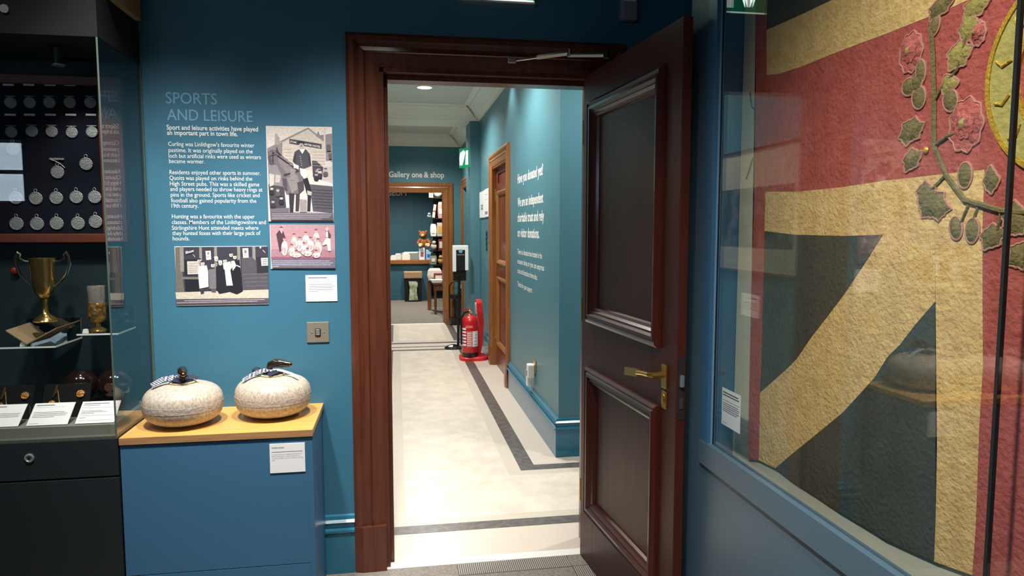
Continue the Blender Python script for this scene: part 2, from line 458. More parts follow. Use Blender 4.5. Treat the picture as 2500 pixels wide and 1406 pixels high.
# ceilings and beam
sbox('ceiling', M_CEILP, (-.45, 2.75, WB, 8.45, 2.89, 3.0))
sbox('ceiling', M_CEILP, (-.45, 1.14, 8.95, 10.6, 2.83, 3.0))
sbox('beam', M_CEIL, (-.45, 1.14, 8.45, 8.95, 2.72, 3.0))
CORN = [(0, 0), (0, -.17), (.02, -.17), (.028, -.145), (.05, -.14), (.06, -.115), (.11, -.05), (.135, -.042), (.14, -.02), (.20, -.014), (.20, 0)]
t = struct('trim_1', (.3, 6, 2.72))
def corn_run(p, a, b_, dirn, z, prof=CORN):
    """a, b: ends on the wall line; dirn: unit vector into the room; mitred by 45 deg at both ends."""
    a = Vector(a); b_ = Vector(b_); t_ = (b_ - a).normalized(); dirn = Vector(dirn)
    r = [[Vector((*(e.xy), z)) + dirn * d + t_ * (s * d) + Vector((0, 0, h)) for d, h in prof] for e, s in ((a, 1), (b_, -1))]
    return obj('cornice', B().rings(r), M_CEIL, p)
corn_run(t, (XR, 4.24, 0), (XR, 8.45, 0), (-1, 0, 0), 2.89)
corn_run(t, (XR, 8.45, 0), (-.31, 8.45, 0), (0, -1, 0), 2.89)
corn_run(t, (-.31, WB, 0), (-.31, 8.45, 0), (1, 0, 0), 2.89)
corn_run(t, (.976, 8.95, 0), (.976, 10.6, 0), (-1, 0, 0), 2.83, [(d, h * 1.05) for d, h in CORN])
corn_run(t, (.976, 10.6, 0), (-.31, 10.6, 0), (0, -1, 0), 2.83, [(d, h * 1.05) for d, h in CORN])
corn_run(t, (.976, 8.95, 0), (-.31, 8.95, 0), (0, 1, 0), 2.83, [(d, h * .64) for d, h in CORN])

# skirtings
SK = [(0, 0), (.022, 0), (.022, .175), (.030, .180), (.030, .190), (.018, .196), (.022, .212), (.026, .222), (.016, .232), (.012, .246), (0, .25)]
def skirt(name, a, b_, dirn, m, ma=0, mb=0, parent=None):
    a = Vector((*a, 0)); b_ = Vector((*b_, 0)); t_ = (b_ - a).normalized(); dirn = Vector((*dirn, 0))
    r = [[e + dirn * d + t_ * (s * d) + Vector((0, 0, h)) for d, h in SK] for e, s in ((a, ma), (b_, mb))]
    return obj(name, B().rings(r), m, parent, kind='structure' if parent is None else None)
skirt('baseboard_back', (-.957, D), (-.188, D), (0, -1), M_TEALG)
skirt('baseboard_back', (.97, D), (1.75, D), (0, -1), M_TEALG)
skirt('baseboard_right', (XR, 6.155), (XR, 4.24), (-1, 0), M_TEALG, 0, 1)
skirt('baseboard_right', (XR, 4.24), (2.6, 4.24), (0, -1), M_TEALG, -1, 0)
skirt('baseboard_right', (XR, 8.45), (XR, 7.405), (-1, 0), M_TEALG)
skirt('baseboard_left', (-.31, WB), (-.31, 8.45), (1, 0), M_TEALG)
skirt('baseboard_end', (.86, 10.6), (.976, 10.6), (0, -1), M_TEALG)

# ------------------------------------------------------------------ doorway: architrave, lining, stop
mpw = lambda u, v, h: Vector((u, D - h, v))
t = struct('trim_2', (.37, D, 0))
architrave(t, -.187, .969, 0, 2.222, mpw, M_MAHO)
for x0, x1 in ((OX0 - .004, OX0 + .018), (OX1 - .012, OX1 + .004)):
    obj('jamb_lining', B().box(x0, x1, D - .008, WB + .01, 0, 2.095), M_MAHO, t)
obj('head_lining', B().box(OX0, OX1, D - .008, WB + .01, 2.075, 2.099), M_MAHO, t)
obj('door_stop', B().box(OX0 + .018, OX0 + .034, D + .045, WB - .02, 0, 2.075, .003), M_MAHO, t)
obj('door_stop', B().box(OX0 + .018, OX1 - .012, D + .045, WB - .02, 2.055, 2.075, .003), M_MAHO, t)
obj('strike_plate', B().box(OX0 + .0175, OX0 + .0195, D + .004, D + .03, .90, 1.02), M_BRASS, t)

# ------------------------------------------------------------------ open panelled door
HX, HY = .787, 2.907
LD = Vector((.855 - HX, 2.05 - HY)); LD.normalize()
rz = math.atan2(LD.y, LD.x)
door = struct('door_1', (HX, HY, 0)); door.rotation_euler = (0, 0, rz)
WM[door] = Matrix.Translation((HX, HY, 0)) @ Matrix.Rotation(rz, 4, 'Z')
# local frame: +x along the leaf, visible face at y=0 (towards -y local is the room), leaf body on the +y side
W_, HT, TK = .875, 2.080, .032
def L(*a): return Vector(a)
PAN = [(.150, .700, 1.125, 1.895), (.150, .700, .295, .800)]
# stiles and rails
b = B()
b.box(0, .150, 0, TK, .008, HT, .002); obj('stile', b, M_DOOR, door, local=True)
b = B().box(.700, W_, 0, TK, .008, HT, .002); obj('stile', b, M_DOOR, door, local=True)
for z0, z1 in ((.008, .295), (.800, 1.125), (1.895, HT)):
    obj('rail', B().box(.150, .700, 0, TK, z0, z1), M_DOOR, door, local=True)
PM = [(0, 0), (0, .012), (.010, .020), (.018, .014), (.024, .020), (.034, .020), (.044, .010), (.050, .013), (.058, .004), (.066, 0), (.072, -.012), (.072, -.02), (.05, -.02)]
for u0, u1, v0, v1 in PAN:
    obj('panel', B().box(u0 - .01, u1 + .01, .013, TK - .008, v0 - .01, v1 + .01), M_DOOR, door, local=True)
    o_ = .067
    pm = lambda u, v, h: Vector((u, -h, v))
    b = rect_mould(B(), u0 - o_, u1 + o_ - .005, v0 - o_, v1 + o_, PM, pm); obj('panel_moulding', b, M_DOORM, door, local=True)
# lever handle on its plate
hp = obj('handle_plate', B().box(.780, .815, -.006, 0, .935, 1.012, .002), M_BRASS, door, local=True)
b = B().tube([L(.797, 0, .978), L(.797, -.045, .978), L(.785, -.052, .978), L(.74, -.052, .974), L(.70, -.052, .968)], [.011, .009, .008, .008, .009], 10)
b.prism([L(.705, -.046, .955), L(.705, -.046, .982), L(.600, -.046, .968), L(.598, -.046, .940)], (0, -.011, 0))
obj('lever', b, M_BRASS, hp, local=True, smooth=False)
ep = obj('keyhole_plate', B().box(.783, .815, -.005, 0, .868, .925, .002), M_BRASS, door, local=True)
obj('keyhole_cover', B().ball(L(.799, -.006, .900), .010, .005, .018, 12, 8), M_BRASS, ep, local=True)
lp = obj('lock_forend', B().box(W_ - .0005, W_ + .0015, .006, .026, .85, 1.05), M_INKD, door, local=True)
obj('latch_bolt', B().box(W_, W_ + .012, .010, .022, .955, .992, .002), M_CHROME, lp, local=True)
obj('dead_bolt', B().box(W_, W_ + .004, .010, .022, .885, .92), M_STEEL, lp, local=True)
for z in (.25, 1.05, 1.80):
    obj('hinge', B().lathe([(.007, 0), (.007, .1)], L(-.006, .004, z), 10), M_BRASS, door, local=True)
# closer: pivot on the architrave, two arms, box on the door's rear
cl = thing('door_closer', (.55, 2.86, 2.12), 'folding metal door closer arm under the head of the mahogany doorway', 'door closer')
A_, Bq, C_ = Vector((.476, 2.882, 2.129)), Vector((.682, 2.74, 2.134)), Vector((.790, 2.60, 2.098))
obj('bracket', B().box(A_.x - .018, A_.x + .018, A_.y - .012, A_.y + .018, A_.z - .010, A_.z + .010, .003), M_STEEL, cl)
b = B().tube([A_, A_.lerp(Bq, .5)], .005, 8); b.tube([A_.lerp(Bq, .45), Bq], .009, 4); obj('main_arm', b, M_STEEL, cl, smooth=False)
b = B().tube([Bq - Vector((0, 0, .008)), C_], .0085, 4); obj('forearm', b, M_STEEL, cl, smooth=False)
obj('pivot', B().lathe([(.010, -.014), (.010, .014)], Bq, 12), M_STEEL, cl)
obj('spindle', B().lathe([(.012, -.012), (.012, .012)], C_, 12), mat('dark_bronze_closer', '#1a1512', .4), cl)

# ==================================================================== THINGS ON THE BACK WALL
WD = Vector((1, 0, 0)); UP = Vector((0, 0, 1))
def wall_words(name, label, lines, cat='lettering'):
    """lines: (text, px0, py_base, px1, cap_px, bold, material)"""
    p0 = pY(lines[0][1], lines[0][2], D)
    t = thing(name, (p0.x, D, p0.z), label, cat)
    for s, x0, yb, x1, cap, bold, m in lines:
        a = pY(x0, yb, D - .0004); c = pY(x1, yb, D - .0004)
        h = cap * .00172
        obj('text_line', text_into(B(), s, (a.x, D - .0003, a.z), WD, UP, c.x - a.x, h, bold), m, t)
    return t
wall_words('wall_heading', 'pale blue capital heading SPORTS AND LEISURE on the teal wall', [
    ('SPORTS', 405, 252, 530, 25, .004, M_VINYLB), ('AND LEISURE', 408, 293, 617, 25, .004, M_VINYLB)])
T = [('Sport and leisure activities have played', 407, 316, 630, 10.5, .014), ('an important part in town life.', 408, 329, 580, 10.5, .014),
     ('Curling was Linlithgow\u2019s favourite winter', 411, 356, 621, 9.5, .002), ('pastime. It was originally played on the', 412, 371, 617, 9.5, .002),
     ('loch but artificial rinks were used as winters', 412, 385, 637, 9.5, .002), ('became warmer.', 413, 398, 500, 9.5, .002),
     ('Residents enjoyed other sports in summer.', 414, 425, 636, 9.5, .002), ('Quoits was played on rinks behind the', 414, 439, 616, 9.5, .002),
     ('High Street pubs. This was a skilled game', 415, 453, 633, 9.5, .002), ('and players needed to throw heavy rings at', 416, 466, 641, 9.5, .002),
     ('pins in the ground. Sports like cricket and', 417, 480, 634, 9.5, .002), ('football also gained popularity from the', 418, 494, 626, 9.5, .002),
     ('19th century.', 419, 507, 484, 9.5, .002),
     ('Hunting was a favourite with the upper', 420, 533, 622, 9.5, .002), ('classes. Members of the Linlithgowshire and', 420, 547, 649, 9.5, .002),
     ('Stirlingshire Hunt attended meets where', 420, 561, 631, 9.5, .002), ('they hunted foxes with their large pack of', 421, 574, 636, 9.5, .002), ('hounds.', 422, 587, 463, 9.5, .002)]
wall_words('wall_text', 'white paragraphs about curling, quoits and hunting printed on the teal wall', [(s, a, y, c, h, bo, M_VINYL) for s, a, y, c, h, bo in T], 'text panel')

# photographs: flat prints on thin boards ----------------------------------------
class Pic:
    def __init__(s, Y): s.b = B(); s.layer = s.b.bm.loops.layers.float_color.new('print'); s.Y = Y; s.k = 0
    def poly(s, pts, col, fn):
        s.k += 1
        y = s.Y - .00004 * s.k
        vs = []
        for q in pts:
            p = pY(*fn(*q), s.Y); vs.append(s.b.bm.verts.new((p.x, y, p.z)))
        f = s.b.bm.faces.new(vs)
        fs = [f]
        if len(pts) > 4: fs = bmesh.ops.triangulate(s.b.bm, faces=[f])['faces']
        c = lin(col)
        for g in fs:
            for l in g.loops: l[s.layer] = c
    def ell(s, cx, cy, rx, ry, col, fn, n=12, ang=0):
        ca, sa = math.cos(ang), math.sin(ang)
        s.poly([(cx + rx * math.cos(2 * math.pi * i / n) * ca - ry * math.sin(2 * math.pi * i / n) * sa, cy + rx * math.cos(2 * math.pi * i / n) * sa + ry * math.sin(2 * math.pi * i / n) * ca) for i in range(n)], col, fn)
    def line(s, x0, y0, x1, y1, wd, col, fn):
        s.poly([(x0, y0 - wd / 2), (x1, y1 - wd / 2), (x1, y1 + wd / 2), (x0, y0 + wd / 2)], col, fn)
z3 = lambda x, y: (380 + x / 4.6875, 200 + y / 4.6875)
z4 = lambda x, y: (380 + x / 4.6875, 480 + y / 4.6875)
def photo_board(name, label, px0, py0, px1, py1):
    a = pY(px0, py0, D); c = pY(px1, py1, D)
    t = thing(name, ((a.x + c.x) / 2, D - .003, c.z), label, 'photograph', 'historic photographs on the teal wall')
    obj('backing_board', B().box(a.x, c.x, D - .004, D - .0002, c.z, a.z, .0006), mat('print_board_edge', '#cfc8c4', .5), t)
    return t, Pic(D - .0043)
# 1: rider on horseback
t, P = photo_board('photo_print', 'black and white photo of a rider on a horse by a hotel sign', 649, 308, 815, 541)
ex, ey = 1268, 505
P.poly([(1262, 502), (2018, 515), (2030, 1575), (1320, 1575)], '#d9d2ca', z3)
P.poly([(1275, 760), (1400, 700), (1470, 690), (1450, 900), (1290, 960)], '#8d868a', z3)
P.poly([(1370, 580), (1420, 640), (1420, 720), (1360, 720)], '#a79f9c', z3)
P.poly([(1450, 670), (1745, 525), (1920, 660), (1945, 1010), (1450, 1010)], '#cbc2b8', z3)
P.poly([(1400, 690), (1745, 520), (1745, 540), (1450, 690)], '#8f8788', z3)
P.poly([(1745, 520), (1925, 660), (1915, 680), (1745, 540)], '#8f8788', z3)
P.poly([(1835, 620), (1860, 560), (1880, 610), (2018, 590), (2022, 940), (1945, 900), (1930, 680)], '#8a8288', z3)
P.poly([(1920, 520), (1940, 520), (1950, 940), (1930, 940)], '#c9c2be', z3)
P.poly([(1530, 650), (1900, 710), (1900, 768), (1530, 705)], '#4a4650', z3)
P.poly([(1285, 930), (1450, 950), (1470, 1300), (1300, 1300)], '#8a848a', z3)
P.poly([(1290, 1170), (1470, 1200), (1500, 1490), (1312, 1500)], '#46434d', z3)
P.poly([(1300, 1050), (1360, 1060), (1350, 1180), (1305, 1200)], '#c4bbb7', z3)
P.poly([(1375, 1060), (1430, 1070), (1420, 1150), (1370, 1150)], '#bab2ae', z3)
P.poly([(1860, 1140), (1950, 960), (1990, 915), (2025, 930), (2025, 1180)], '#bdb4b0', z3)
P.ell(1985, 940, 40, 38, '#cfc6c0', z3)
P.poly([(1790, 900), (1840, 905), (1920, 980), (1900, 1130), (1800, 1090)], '#4a4752', z3)
P.ell(1865, 1040, 40, 50, '#a39a98', z3)
P.poly([(1760, 1170), (2028, 1190), (2028, 1500), (1800, 1480)], '#57545f', z3)
P.poly([(1760, 1120), (1850, 1110), (2028, 1160), (2028, 1195), (1760, 1170)], '#d9d2d0', z3)
P.poly([(1282, 800), (1330, 770), (1372, 780), (1388, 735), (1402, 790), (1480, 870), (1600, 960), (1655, 1010), (1690, 1080), (1700, 1210), (1640, 1290), (1500, 1290), (1445, 1180), (1440, 1060), (1385, 945), (1330, 950), (1288, 890)], '#6f696f', z3)
P.poly([(1385, 800), (1600, 965), (1640, 1010), (1530, 1080), (1420, 950)], '#837c80', z3)
P.poly([(1500, 1100), (1620, 1060), (1660, 1200), (1560, 1270)], '#8d8689', z3)
P.poly([(1525, 1270), (1590, 1280), (1575, 1490), (1535, 1490)], '#34313a', z3)
P.poly([(1605, 1280), (1650, 1280), (1640, 1480), (1600, 1480)], '#3f3b44', z3)
P.poly([(1590, 800), (1650, 765), (1720, 772), (1765, 825), (1782, 960), (1700, 992), (1645, 1000), (1568, 905)], '#4b4954', z3)
P.poly([(1638, 762), (1710, 770), (1680, 825)], '#ece6e2', z3)
P.ell(1667, 735, 30, 36, '#b9aea8', z3)
P.poly([(1618, 700), (1640, 672), (1695, 676), (1708, 705)], '#302d35', z3)
P.poly([(1572, 930), (1640, 960), (1635, 1000), (1590, 985)], '#e4dcd8', z3)
P.poly([(1650, 985), (1715, 1000), (1740, 1075), (1705, 1112), (1660, 1060)], '#f0e9e5', z3)
P.poly([(1685, 1112), (1740, 1095), (1790, 1265), (1735, 1300)], '#26242d', z3)
P.poly([(1735, 1240), (1790, 1260), (1780, 1300), (1735, 1290)], '#b8b0ae', z3)
P.poly([(1740, 1290), (1780, 1300), (1770, 1480), (1735, 1480)], '#2d2a33', z3)
P.poly([(1312, 1450), (1530, 1440), (1530, 1500), (1315, 1500)], '#6d6770', z3)
P.poly([(1645, 1340), (1730, 1350), (1730, 1490), (1650, 1490)], '#9a9295', z3)
P.poly([(1388, 735), (1402, 790), (1440, 840), (1425, 850), (1380, 800)], '#3a363d', z3)
P.poly([(1282, 860), (1300, 840), (1340, 900), (1330, 950), (1300, 940)], '#57525a', z3)
P.line(1300, 850, 1392, 830, 7, '#2c2930', z3); P.poly([(1335, 800), (1345, 798), (1352, 940), (1342, 942)], '#2c2930', z3)
P.ell(1352, 815, 8, 7, '#1e1c22', z3)
P.poly([(1395, 835), (1640, 1015), (1632, 1022), (1390, 850)], '#26232a', z3)
P.poly([(1460, 1060), (1640, 1010), (1642, 1024), (1470, 1078)], '#3a363d', z3)
P.poly([(1540, 980), (1600, 1010), (1590, 1130), (1545, 1120)], '#918a8c', z3)
P.poly([(1450, 1100), (1500, 1110), (1510, 1250), (1470, 1220)], '#4f4a52', z3)
P.poly([(1620, 1150), (1690, 1130), (1700, 1230), (1640, 1285)], '#4a464e', z3)
for i in range(5): P.ell(1655 + 4 * i, 850 + i * 26, 5, 5, '#cfc8c4', z3, 8)
P.poly([(1590, 830), (1610, 820), (1600, 940), (1575, 905)], '#383641', z3); P.poly([(1745, 830), (1770, 850), (1780, 950), (1755, 940)], '#383641', z3)
P.ell(1600, 975, 22, 16, '#d9cfc9', z3, 10); P.ell(1668, 728, 12, 10, '#8d827d', z3, 8)
for cx_, cy_, c1, c2 in ((1330, 1220, '#c9bfb9', '#2e2b33'), (1400, 1240, '#b5aca7', '#57525a'), (1345, 1370, '#a69d9a', '#35323a'), (1440, 1330, '#bfb6b1', '#2b2830'), (1880, 1030, '#c9c0bb', '#3a3740'), (1945, 1010, '#b8afaa', '#5d5860'), (1840, 1060, '#a8a09c', '#2e2b33')):
    P.ell(cx_, cy_, 18, 22, c1, z3, 10); P.ell(cx_, cy_ - 17, 21, 9, c2, z3, 10); P.ell(cx_, cy_ + 45, 30, 30, c2, z3, 10)
for i in range(7): P.line(1790 + 4 * i, 1225 + i * 34, 2026, 1238 + i * 34, 4, '#4a4752', z3)
for i in range(6): P.line(1470 + 8 * i, 760 + 38 * i, 1560 + 3 * i, 762 + 38 * i, 3, '#b3aaa1', z3); P.line(1800, 790 + 34 * i, 1935, 795 + 34 * i, 3, '#b3aaa1', z3)
P.poly([(1955, 720), (2000, 715), (2005, 790), (1960, 795)], '#5f5960', z3); P.poly([(1980, 820), (2015, 815), (2018, 880), (1985, 885)], '#5f5960', z3)
P.poly([(1312, 1490), (2032, 1500), (2036, 1582), (1320, 1580)], '#5e5866', z3)
for i in range(4): P.line(1330, 1508 + i * 19, 2020 - (120 if i == 3 else 15 * i), 1511 + i * 19, 6, '#aaa4af', z3)
obj('print', P.b, M_PRINT, t)
b = B(); a = pY(*z3(1540, 692), D - .0065); c = pY(*z3(1615, 705), D - .0065)
text_into(b, 'STAR', (a.x, D - .0064, a.z), (1, 0, -.16), UP, c.x - a.x, .0072, .01); obj('sign_lettering', b, M_VINYL, t); b = B(); a = pY(*z3(1700, 722), D - .0065); c = pY(*z3(1890, 750), D - .0065)
text_into(b, 'ARTER HOTEL', (a.x, D - .0064, a.z), (1, 0, -.16), UP, c.x - a.x, .0072, .01); obj('sign_lettering', b, M_VINYL, t)
# 2: cricket team
t, P = photo_board('photo_print', 'pinkish photo of a cricket team in white sitting on grass', 658.5, 548.5, 819, 655)
P.poly([(1310, 322), (2048, 322), (2058, 815), (1335, 812)], '#b78f98', z4)
P.poly([(1320, 600), (2055, 610), (2056, 712), (1322, 700)], '#a87c8b', z4)
P.poly([(1322, 688), (2056, 695), (2056, 715), (1322, 712)], '#8d5a70', z4)
P.poly([(1380, 430), (1415, 385), (1460, 395), (1490, 480), (1480, 560), (1420, 640), (1400, 520)], '#4d3a46', z4)
P.ell(1437, 368, 22, 26, '#c9a9a6', z4); P.poly([(1412, 358), (1437, 340), (1462, 358)], '#4a3842', z4); P.poly([(1425, 395), (1452, 395), (1445, 425)], '#e6d2cf', z4)
for (cx, cy, rx, ry) in [(1585, 520, 48, 70), (1720, 505, 55, 75), (1840, 470, 48, 70), (1650, 560, 55, 70), (1775, 560, 50, 70), (1475, 590, 50, 95), (1560, 630, 55, 60), (1700, 610, 60, 60), (1860, 590, 60, 85), (1610, 670, 80, 30), (1740, 650, 70, 36), (1840, 670, 60, 34)]:
    P.ell(cx, cy, rx * .74, ry * .92, random.choice(['#eadbd7', '#dcc8c5', '#f0e3de']), z4)
    P.ell(cx - rx * .5, cy + ry * .2, rx * .16, ry * .5, '#b8969c', z4, 8, .3)
    P.ell(cx + 4, cy + ry * .3, rx * .3, ry * .4, '#c2a2a4', z4)
    P.ell(cx - 2, cy - ry - 8, 17, 20, '#c7a19c', z4); P.ell(cx - 2, cy - ry - 22, 19, 9, '#7b5560', z4)
P.ell(1962, 372, 20, 24, '#d2b0ac', z4); P.poly([(1945, 400), (1980, 398), (2008, 440), (2000, 480), (1950, 470)], '#5d4653', z4)
P.poly([(1950, 400), (1972, 400), (1975, 465), (1948, 462)], '#ecdad6', z4)
P.poly([(1955, 468), (2000, 480), (2006, 622), (1975, 622), (1960, 545), (1915, 560), (1910, 540)], '#ecdcd8', z4)
P.poly([(1325, 712), (2056, 715), (2058, 816), (1336, 813)], '#6f6a80', z4)
for i in range(4): P.line(1340, 735 + i * 22, [1990, 2030, 2000, 1410][i], 736 + i * 22, 7, '#b5b0bd', z4)
obj('print', P.b, M_PRINT, t)
# 3: shop front
t, P = photo_board('photo_print', 'black and white photo of a group in aprons outside a shopfront', 426.5, 601.5, 656.5, 742.5)
P.poly([(222, 578), (1282, 570), (1294, 1212), (238, 1232)], '#3b3b47', z4)
P.poly([(222, 578), (275, 578), (330, 1095), (232, 1095)], '#6d6862', z4)
for x0, x1 in ((275, 318), (497, 528), (668, 700), (932, 966), (1105, 1140)):
    P.poly([(x0, 572), (x1, 572), (x1 + 8, 860), (x0 + 8, 860)], '#8e8a86', z4)
P.poly([(985, 690), (1100, 690), (1290, 860), (1292, 1068), (990, 1068)], '#54525b', z4)
P.poly([(1150, 690), (1285, 685), (1288, 870), (1160, 880)], '#2f2f3a', z4)
for i in range(4): P.line(995 + 10 * i, 890 + 45 * i, 1288, 880 + 45 * i, 7, '#6f6d74', z4)
P.poly([(300, 920), (500, 920), (500, 945), (300, 945)], '#77736f', z4)
P.poly([(335, 945), (500, 945), (500, 1085), (345, 1085)], '#1e1f2a', z4)
P.poly([(330, 720), (500, 715), (500, 900), (330, 900)], '#24252f', z4)
P.poly([(360, 740), (500, 738), (505, 885), (366, 890)], '#c9c4bf', z4)
for i in range(6): P.line(375, 765 + i * 20, 480, 763 + i * 20, 6, '#8f8b88', z4)
P.poly([(570, 622), (630, 618), (637, 720), (580, 726)], '#dcd9d5', z4); P.ell(603, 648, 12, 18, '#8c8987', z4); P.line(592, 690, 618, 688, 6, '#8c8987', z4)
P.poly([(993, 592), (1060, 588), (1066, 698), (1002, 702)], '#dcd9d5', z4); P.ell(1028, 630, 14, 20, '#7c7977', z4); P.line(1012, 668, 1048, 666, 7, '#8c8987', z4)
P.poly([(1205, 702), (1284, 698), (1287, 788), (1212, 792)], '#d4d1cd', z4)
for i in range(3): P.line(1222, 722 + i * 24, 1275, 720 + i * 24, 8, '#77747a', z4)
P.ell(1200, 580, 10, 14, '#e6e6e6', z4); P.line(1225, 612, 1255, 640, 9, '#d6d6d6', z4); P.line(428, 660, 452, 690, 9, '#c9c9c9', z4)
P.poly([(228, 1095), (1292, 1062), (1294, 1160), (236, 1172)], '#c8c0b2', z4)
for pts, c in (([(500, 795), (585, 785), (602, 860), (606, 1032), (502, 1052), (488, 880)], '#e9e6e2'), ([(510, 1050), (560, 1045), (555, 1110), (520, 1120)], '#3a3a44'),
               ([(608, 835), (690, 820), (700, 1052), (615, 1055)], '#75737a'), ([(635, 1055), (690, 1052), (690, 1100), (640, 1095)], '#55545c'),
               ([(690, 800), (800, 760), (860, 800), (850, 1090), (730, 1115), (695, 1060)], '#25252f'), ([(850, 760), (960, 720), (1000, 1085), (930, 1120), (850, 1090)], '#1f1f29'),
               ([(770, 760), (850, 740), (880, 800), (850, 850), (780, 830)], '#dedbd7'), ([(790, 820), (852, 820), (884, 1016), (812, 1018)], '#eceae6'),
               ([(860, 740), (900, 730), (925, 790), (885, 850)], '#cfccc9'), ([(930, 780), (972, 800), (965, 810), (925, 790)], '#d2cfcc')):
    P.poly(pts, c, z4)
for cx, cy in ((500, 735), (540, 765), (655, 785), (695, 715), (742, 760), (795, 735), (865, 665), (908, 690)):
    P.ell(cx, cy, 22, 27, '#d9d1c9', z4); P.ell(cx - 3, cy - 22, 25, 11, random.choice(['#3a3a44', '#e4e0dc', '#6a6870']), z4); P.ell(cx + 2, cy + 6, 11, 12, '#a79e98', z4)
P.poly([(236, 1172), (1294, 1160), (1294, 1212), (239, 1231)], '#5c5260', z4)
P.line(330, 1192, 1250, 1176, 7, '#b3adb6', z4); P.line(245, 1215, 1170, 1195, 7, '#b3adb6', z4)
obj('print', P.b, M_PRINT, t)
b = B(); a = pY(*z4(345, 655), D - .0072); c = pY(*z4(440, 620), D - .0072)
text_into(b, 'Bass', (a.x, D - .0072, a.z), (1, 0, .3), UP, c.x - a.x, .010, .015); obj('window_lettering', b, M_VINYL, t)

# printed card labels -------------------------------------------------------------
def card(name, label, org, u, v, wd, ht, lines, title=None, words=None, th=.003, group=None):
    """card with its lower left corner at org; lines: (v_frac, u0, u1, thick_frac, dark)"""
    u = Vector(u).normalized(); v = Vector(v).normalized(); n = u.cross(v); org = Vector(org)
    t = thing(name, org + u * wd / 2, label, 'label', group)
    P_ = lambda a, c, k=0.0: org + u * (a * wd) + v * (c * ht) + n * (th + k)
    obj('card', B().prism([org, org + u * wd, org + u * wd + v * ht, org + v * ht], n * th), M_PAPER, t)
    for dark in (True, False):
        b = B(); any_ = False
        for vf, u0, u1, tf, dk in lines:
            if dk != dark: continue
            any_ = True
            b.face([P_(u0, vf, .0003), P_(u1, vf, .0003), P_(u1, vf + tf, .0003), P_(u0, vf + tf, .0003)])
        if any_: obj('printed_rule' if dark else 'printed_lines', b, M_INKD if dark else M_INK, t)
    if title: obj('title', text_into(B(), title[0], P_(title[1], title[2], .0002), u, v, title[3] * wd, title[4] * ht, .02), M_INKD, t)
    if words:
        b = B()
        for s, a, c, ww, hh in words: text_into(b, s, P_(a, c, .0002), u, v, ww * wd, hh * ht, 0)
        obj('text_block', b, M_INK, t)
    return t
def body(v0, n, step, widths, th=.02): return [(v0 - i * step, .08, widths[i % len(widths)], th, False) for i in range(n)]
a = pY(747.5, 736, D); c = pY(822.5, 671, D)
card('wall_label', 'square white label on the teal wall above the light switch', (a.x, D - .0002, a.z), WD, UP, c.x - a.x, c.z - a.z,
     [(.885, .08, .68, .022, True), (.735, .09, .93, .006, False)] + [(.645 - i * .068, .1, x1, .014, False) for i, x1 in enumerate((.86, .94, .86, .88, .36))] + [(.07, .08, .26, .008, False)])

# light switch
p0 = pY(750, 836, D); p1 = pY(803, 785, D)
t = thing('light_switch', ((p0.x + p1.x) / 2, D, p0.z), 'square brushed steel light switch on the teal wall above the curling stones', 'light switch')
sp = obj('face_plate', B().box(p0.x, p1.x, D - .006, D, p0.z, p1.z, .0025), mat('satin_bronze_plate', '#a59b8b', .35, .55), t)
cx, cz = (p0.x + p1.x) / 2, (p0.z + p1.z) / 2
obj('rocker_surround', B().box(cx - .011, cx + .011, D - .009, D - .005, cz - .016, cz + .016, .002), M_PLASTIC, t)
obj('rocker', B().box(cx - .008, cx + .008, D - .013, D - .008, cz - .011, cz + .013, .002), M_CHROME, t)
for s in (-1, 1): obj('screw', B().disc((cx + s * .024, D - .006, cz), .0035, .0015), M_CHROME, sp)

# exit sign above the doorway
e0 = pY(1117, 2, D - .03); e1 = pY(1307, 12, D - .03)
x0, x1, zb = e0.x, e1.x, pY(1200, 6, D - .03).z
t = thing('exit_sign', ((x0 + x1) / 2, D - .02, zb), 'green illuminated exit sign with silver frame above the mahogany doorway', 'exit sign')
obj('housing', B().box(x0 + .004, x1 - .004, D - .03, D, zb + .004, zb + .165, .003), M_PLASTG, t)
obj('sign_face', B().box(x0 + .010, x1 - .010, D - .034, D - .030, zb + .014, zb + .155), M_GREEN, t)
b = rect_mould(B(), x0, x1, zb, zb + .17, [(0, 0), (0, .036), (.006, .038), (.008, .034), (.008, 0)], lambda u, v, h: Vector((u, D - h, v))); obj('frame', b, M_CHROME, t)
xm = x0 + .085
b = B()
y_ = D - .0345
b.prism([(xm - .012, y_, zb + .035), (xm + .012, y_, zb + .035), (xm + .012, y_, zb + .095), (xm + .034, y_, zb + .095), (xm, y_, zb + .135), (xm - .034, y_, zb + .095), (xm - .012, y_, zb + .095)], (0, -.001, 0))
b.prism([(x0 + .16, y_, zb + .03), (x0 + .25, y_, zb + .03), (x0 + .25, y_, zb + .14), (x0 + .16, y_, zb + .14)], (0, -.001, 0))
obj('pictogram', b, M_SIGNW, t)
obj('diffuser_edge', B().box(x0 + .010, x1 - .010, D - .036, D - .034, zb + .009, zb + .014), M_SIGNW, t)

# alarm sensor
s0 = pY(1515, 50, D - .03); s1 = pY(1559, 48, D - .03)
t = thing('motion_sensor', ((s0.x + s1.x) / 2, D, s0.z), 'small grey plastic motion sensor high in the dark corner above the door', 'sensor')
obj('housing', B().box(s0.x, s1.x - .008, D - .045, D, s0.z, s0.z + .12, .010), M_PLASTG, t)
obj('lens', B().box(s0.x + .008, s1.x - .018, D - .049, D - .044, s0.z + .075, s0.z + .105, .002), M_PLASTW, t)
obj('indicator', B().ball((s0.x + .028, D - .045, s0.z + .05), .003), M_CHROME, t)

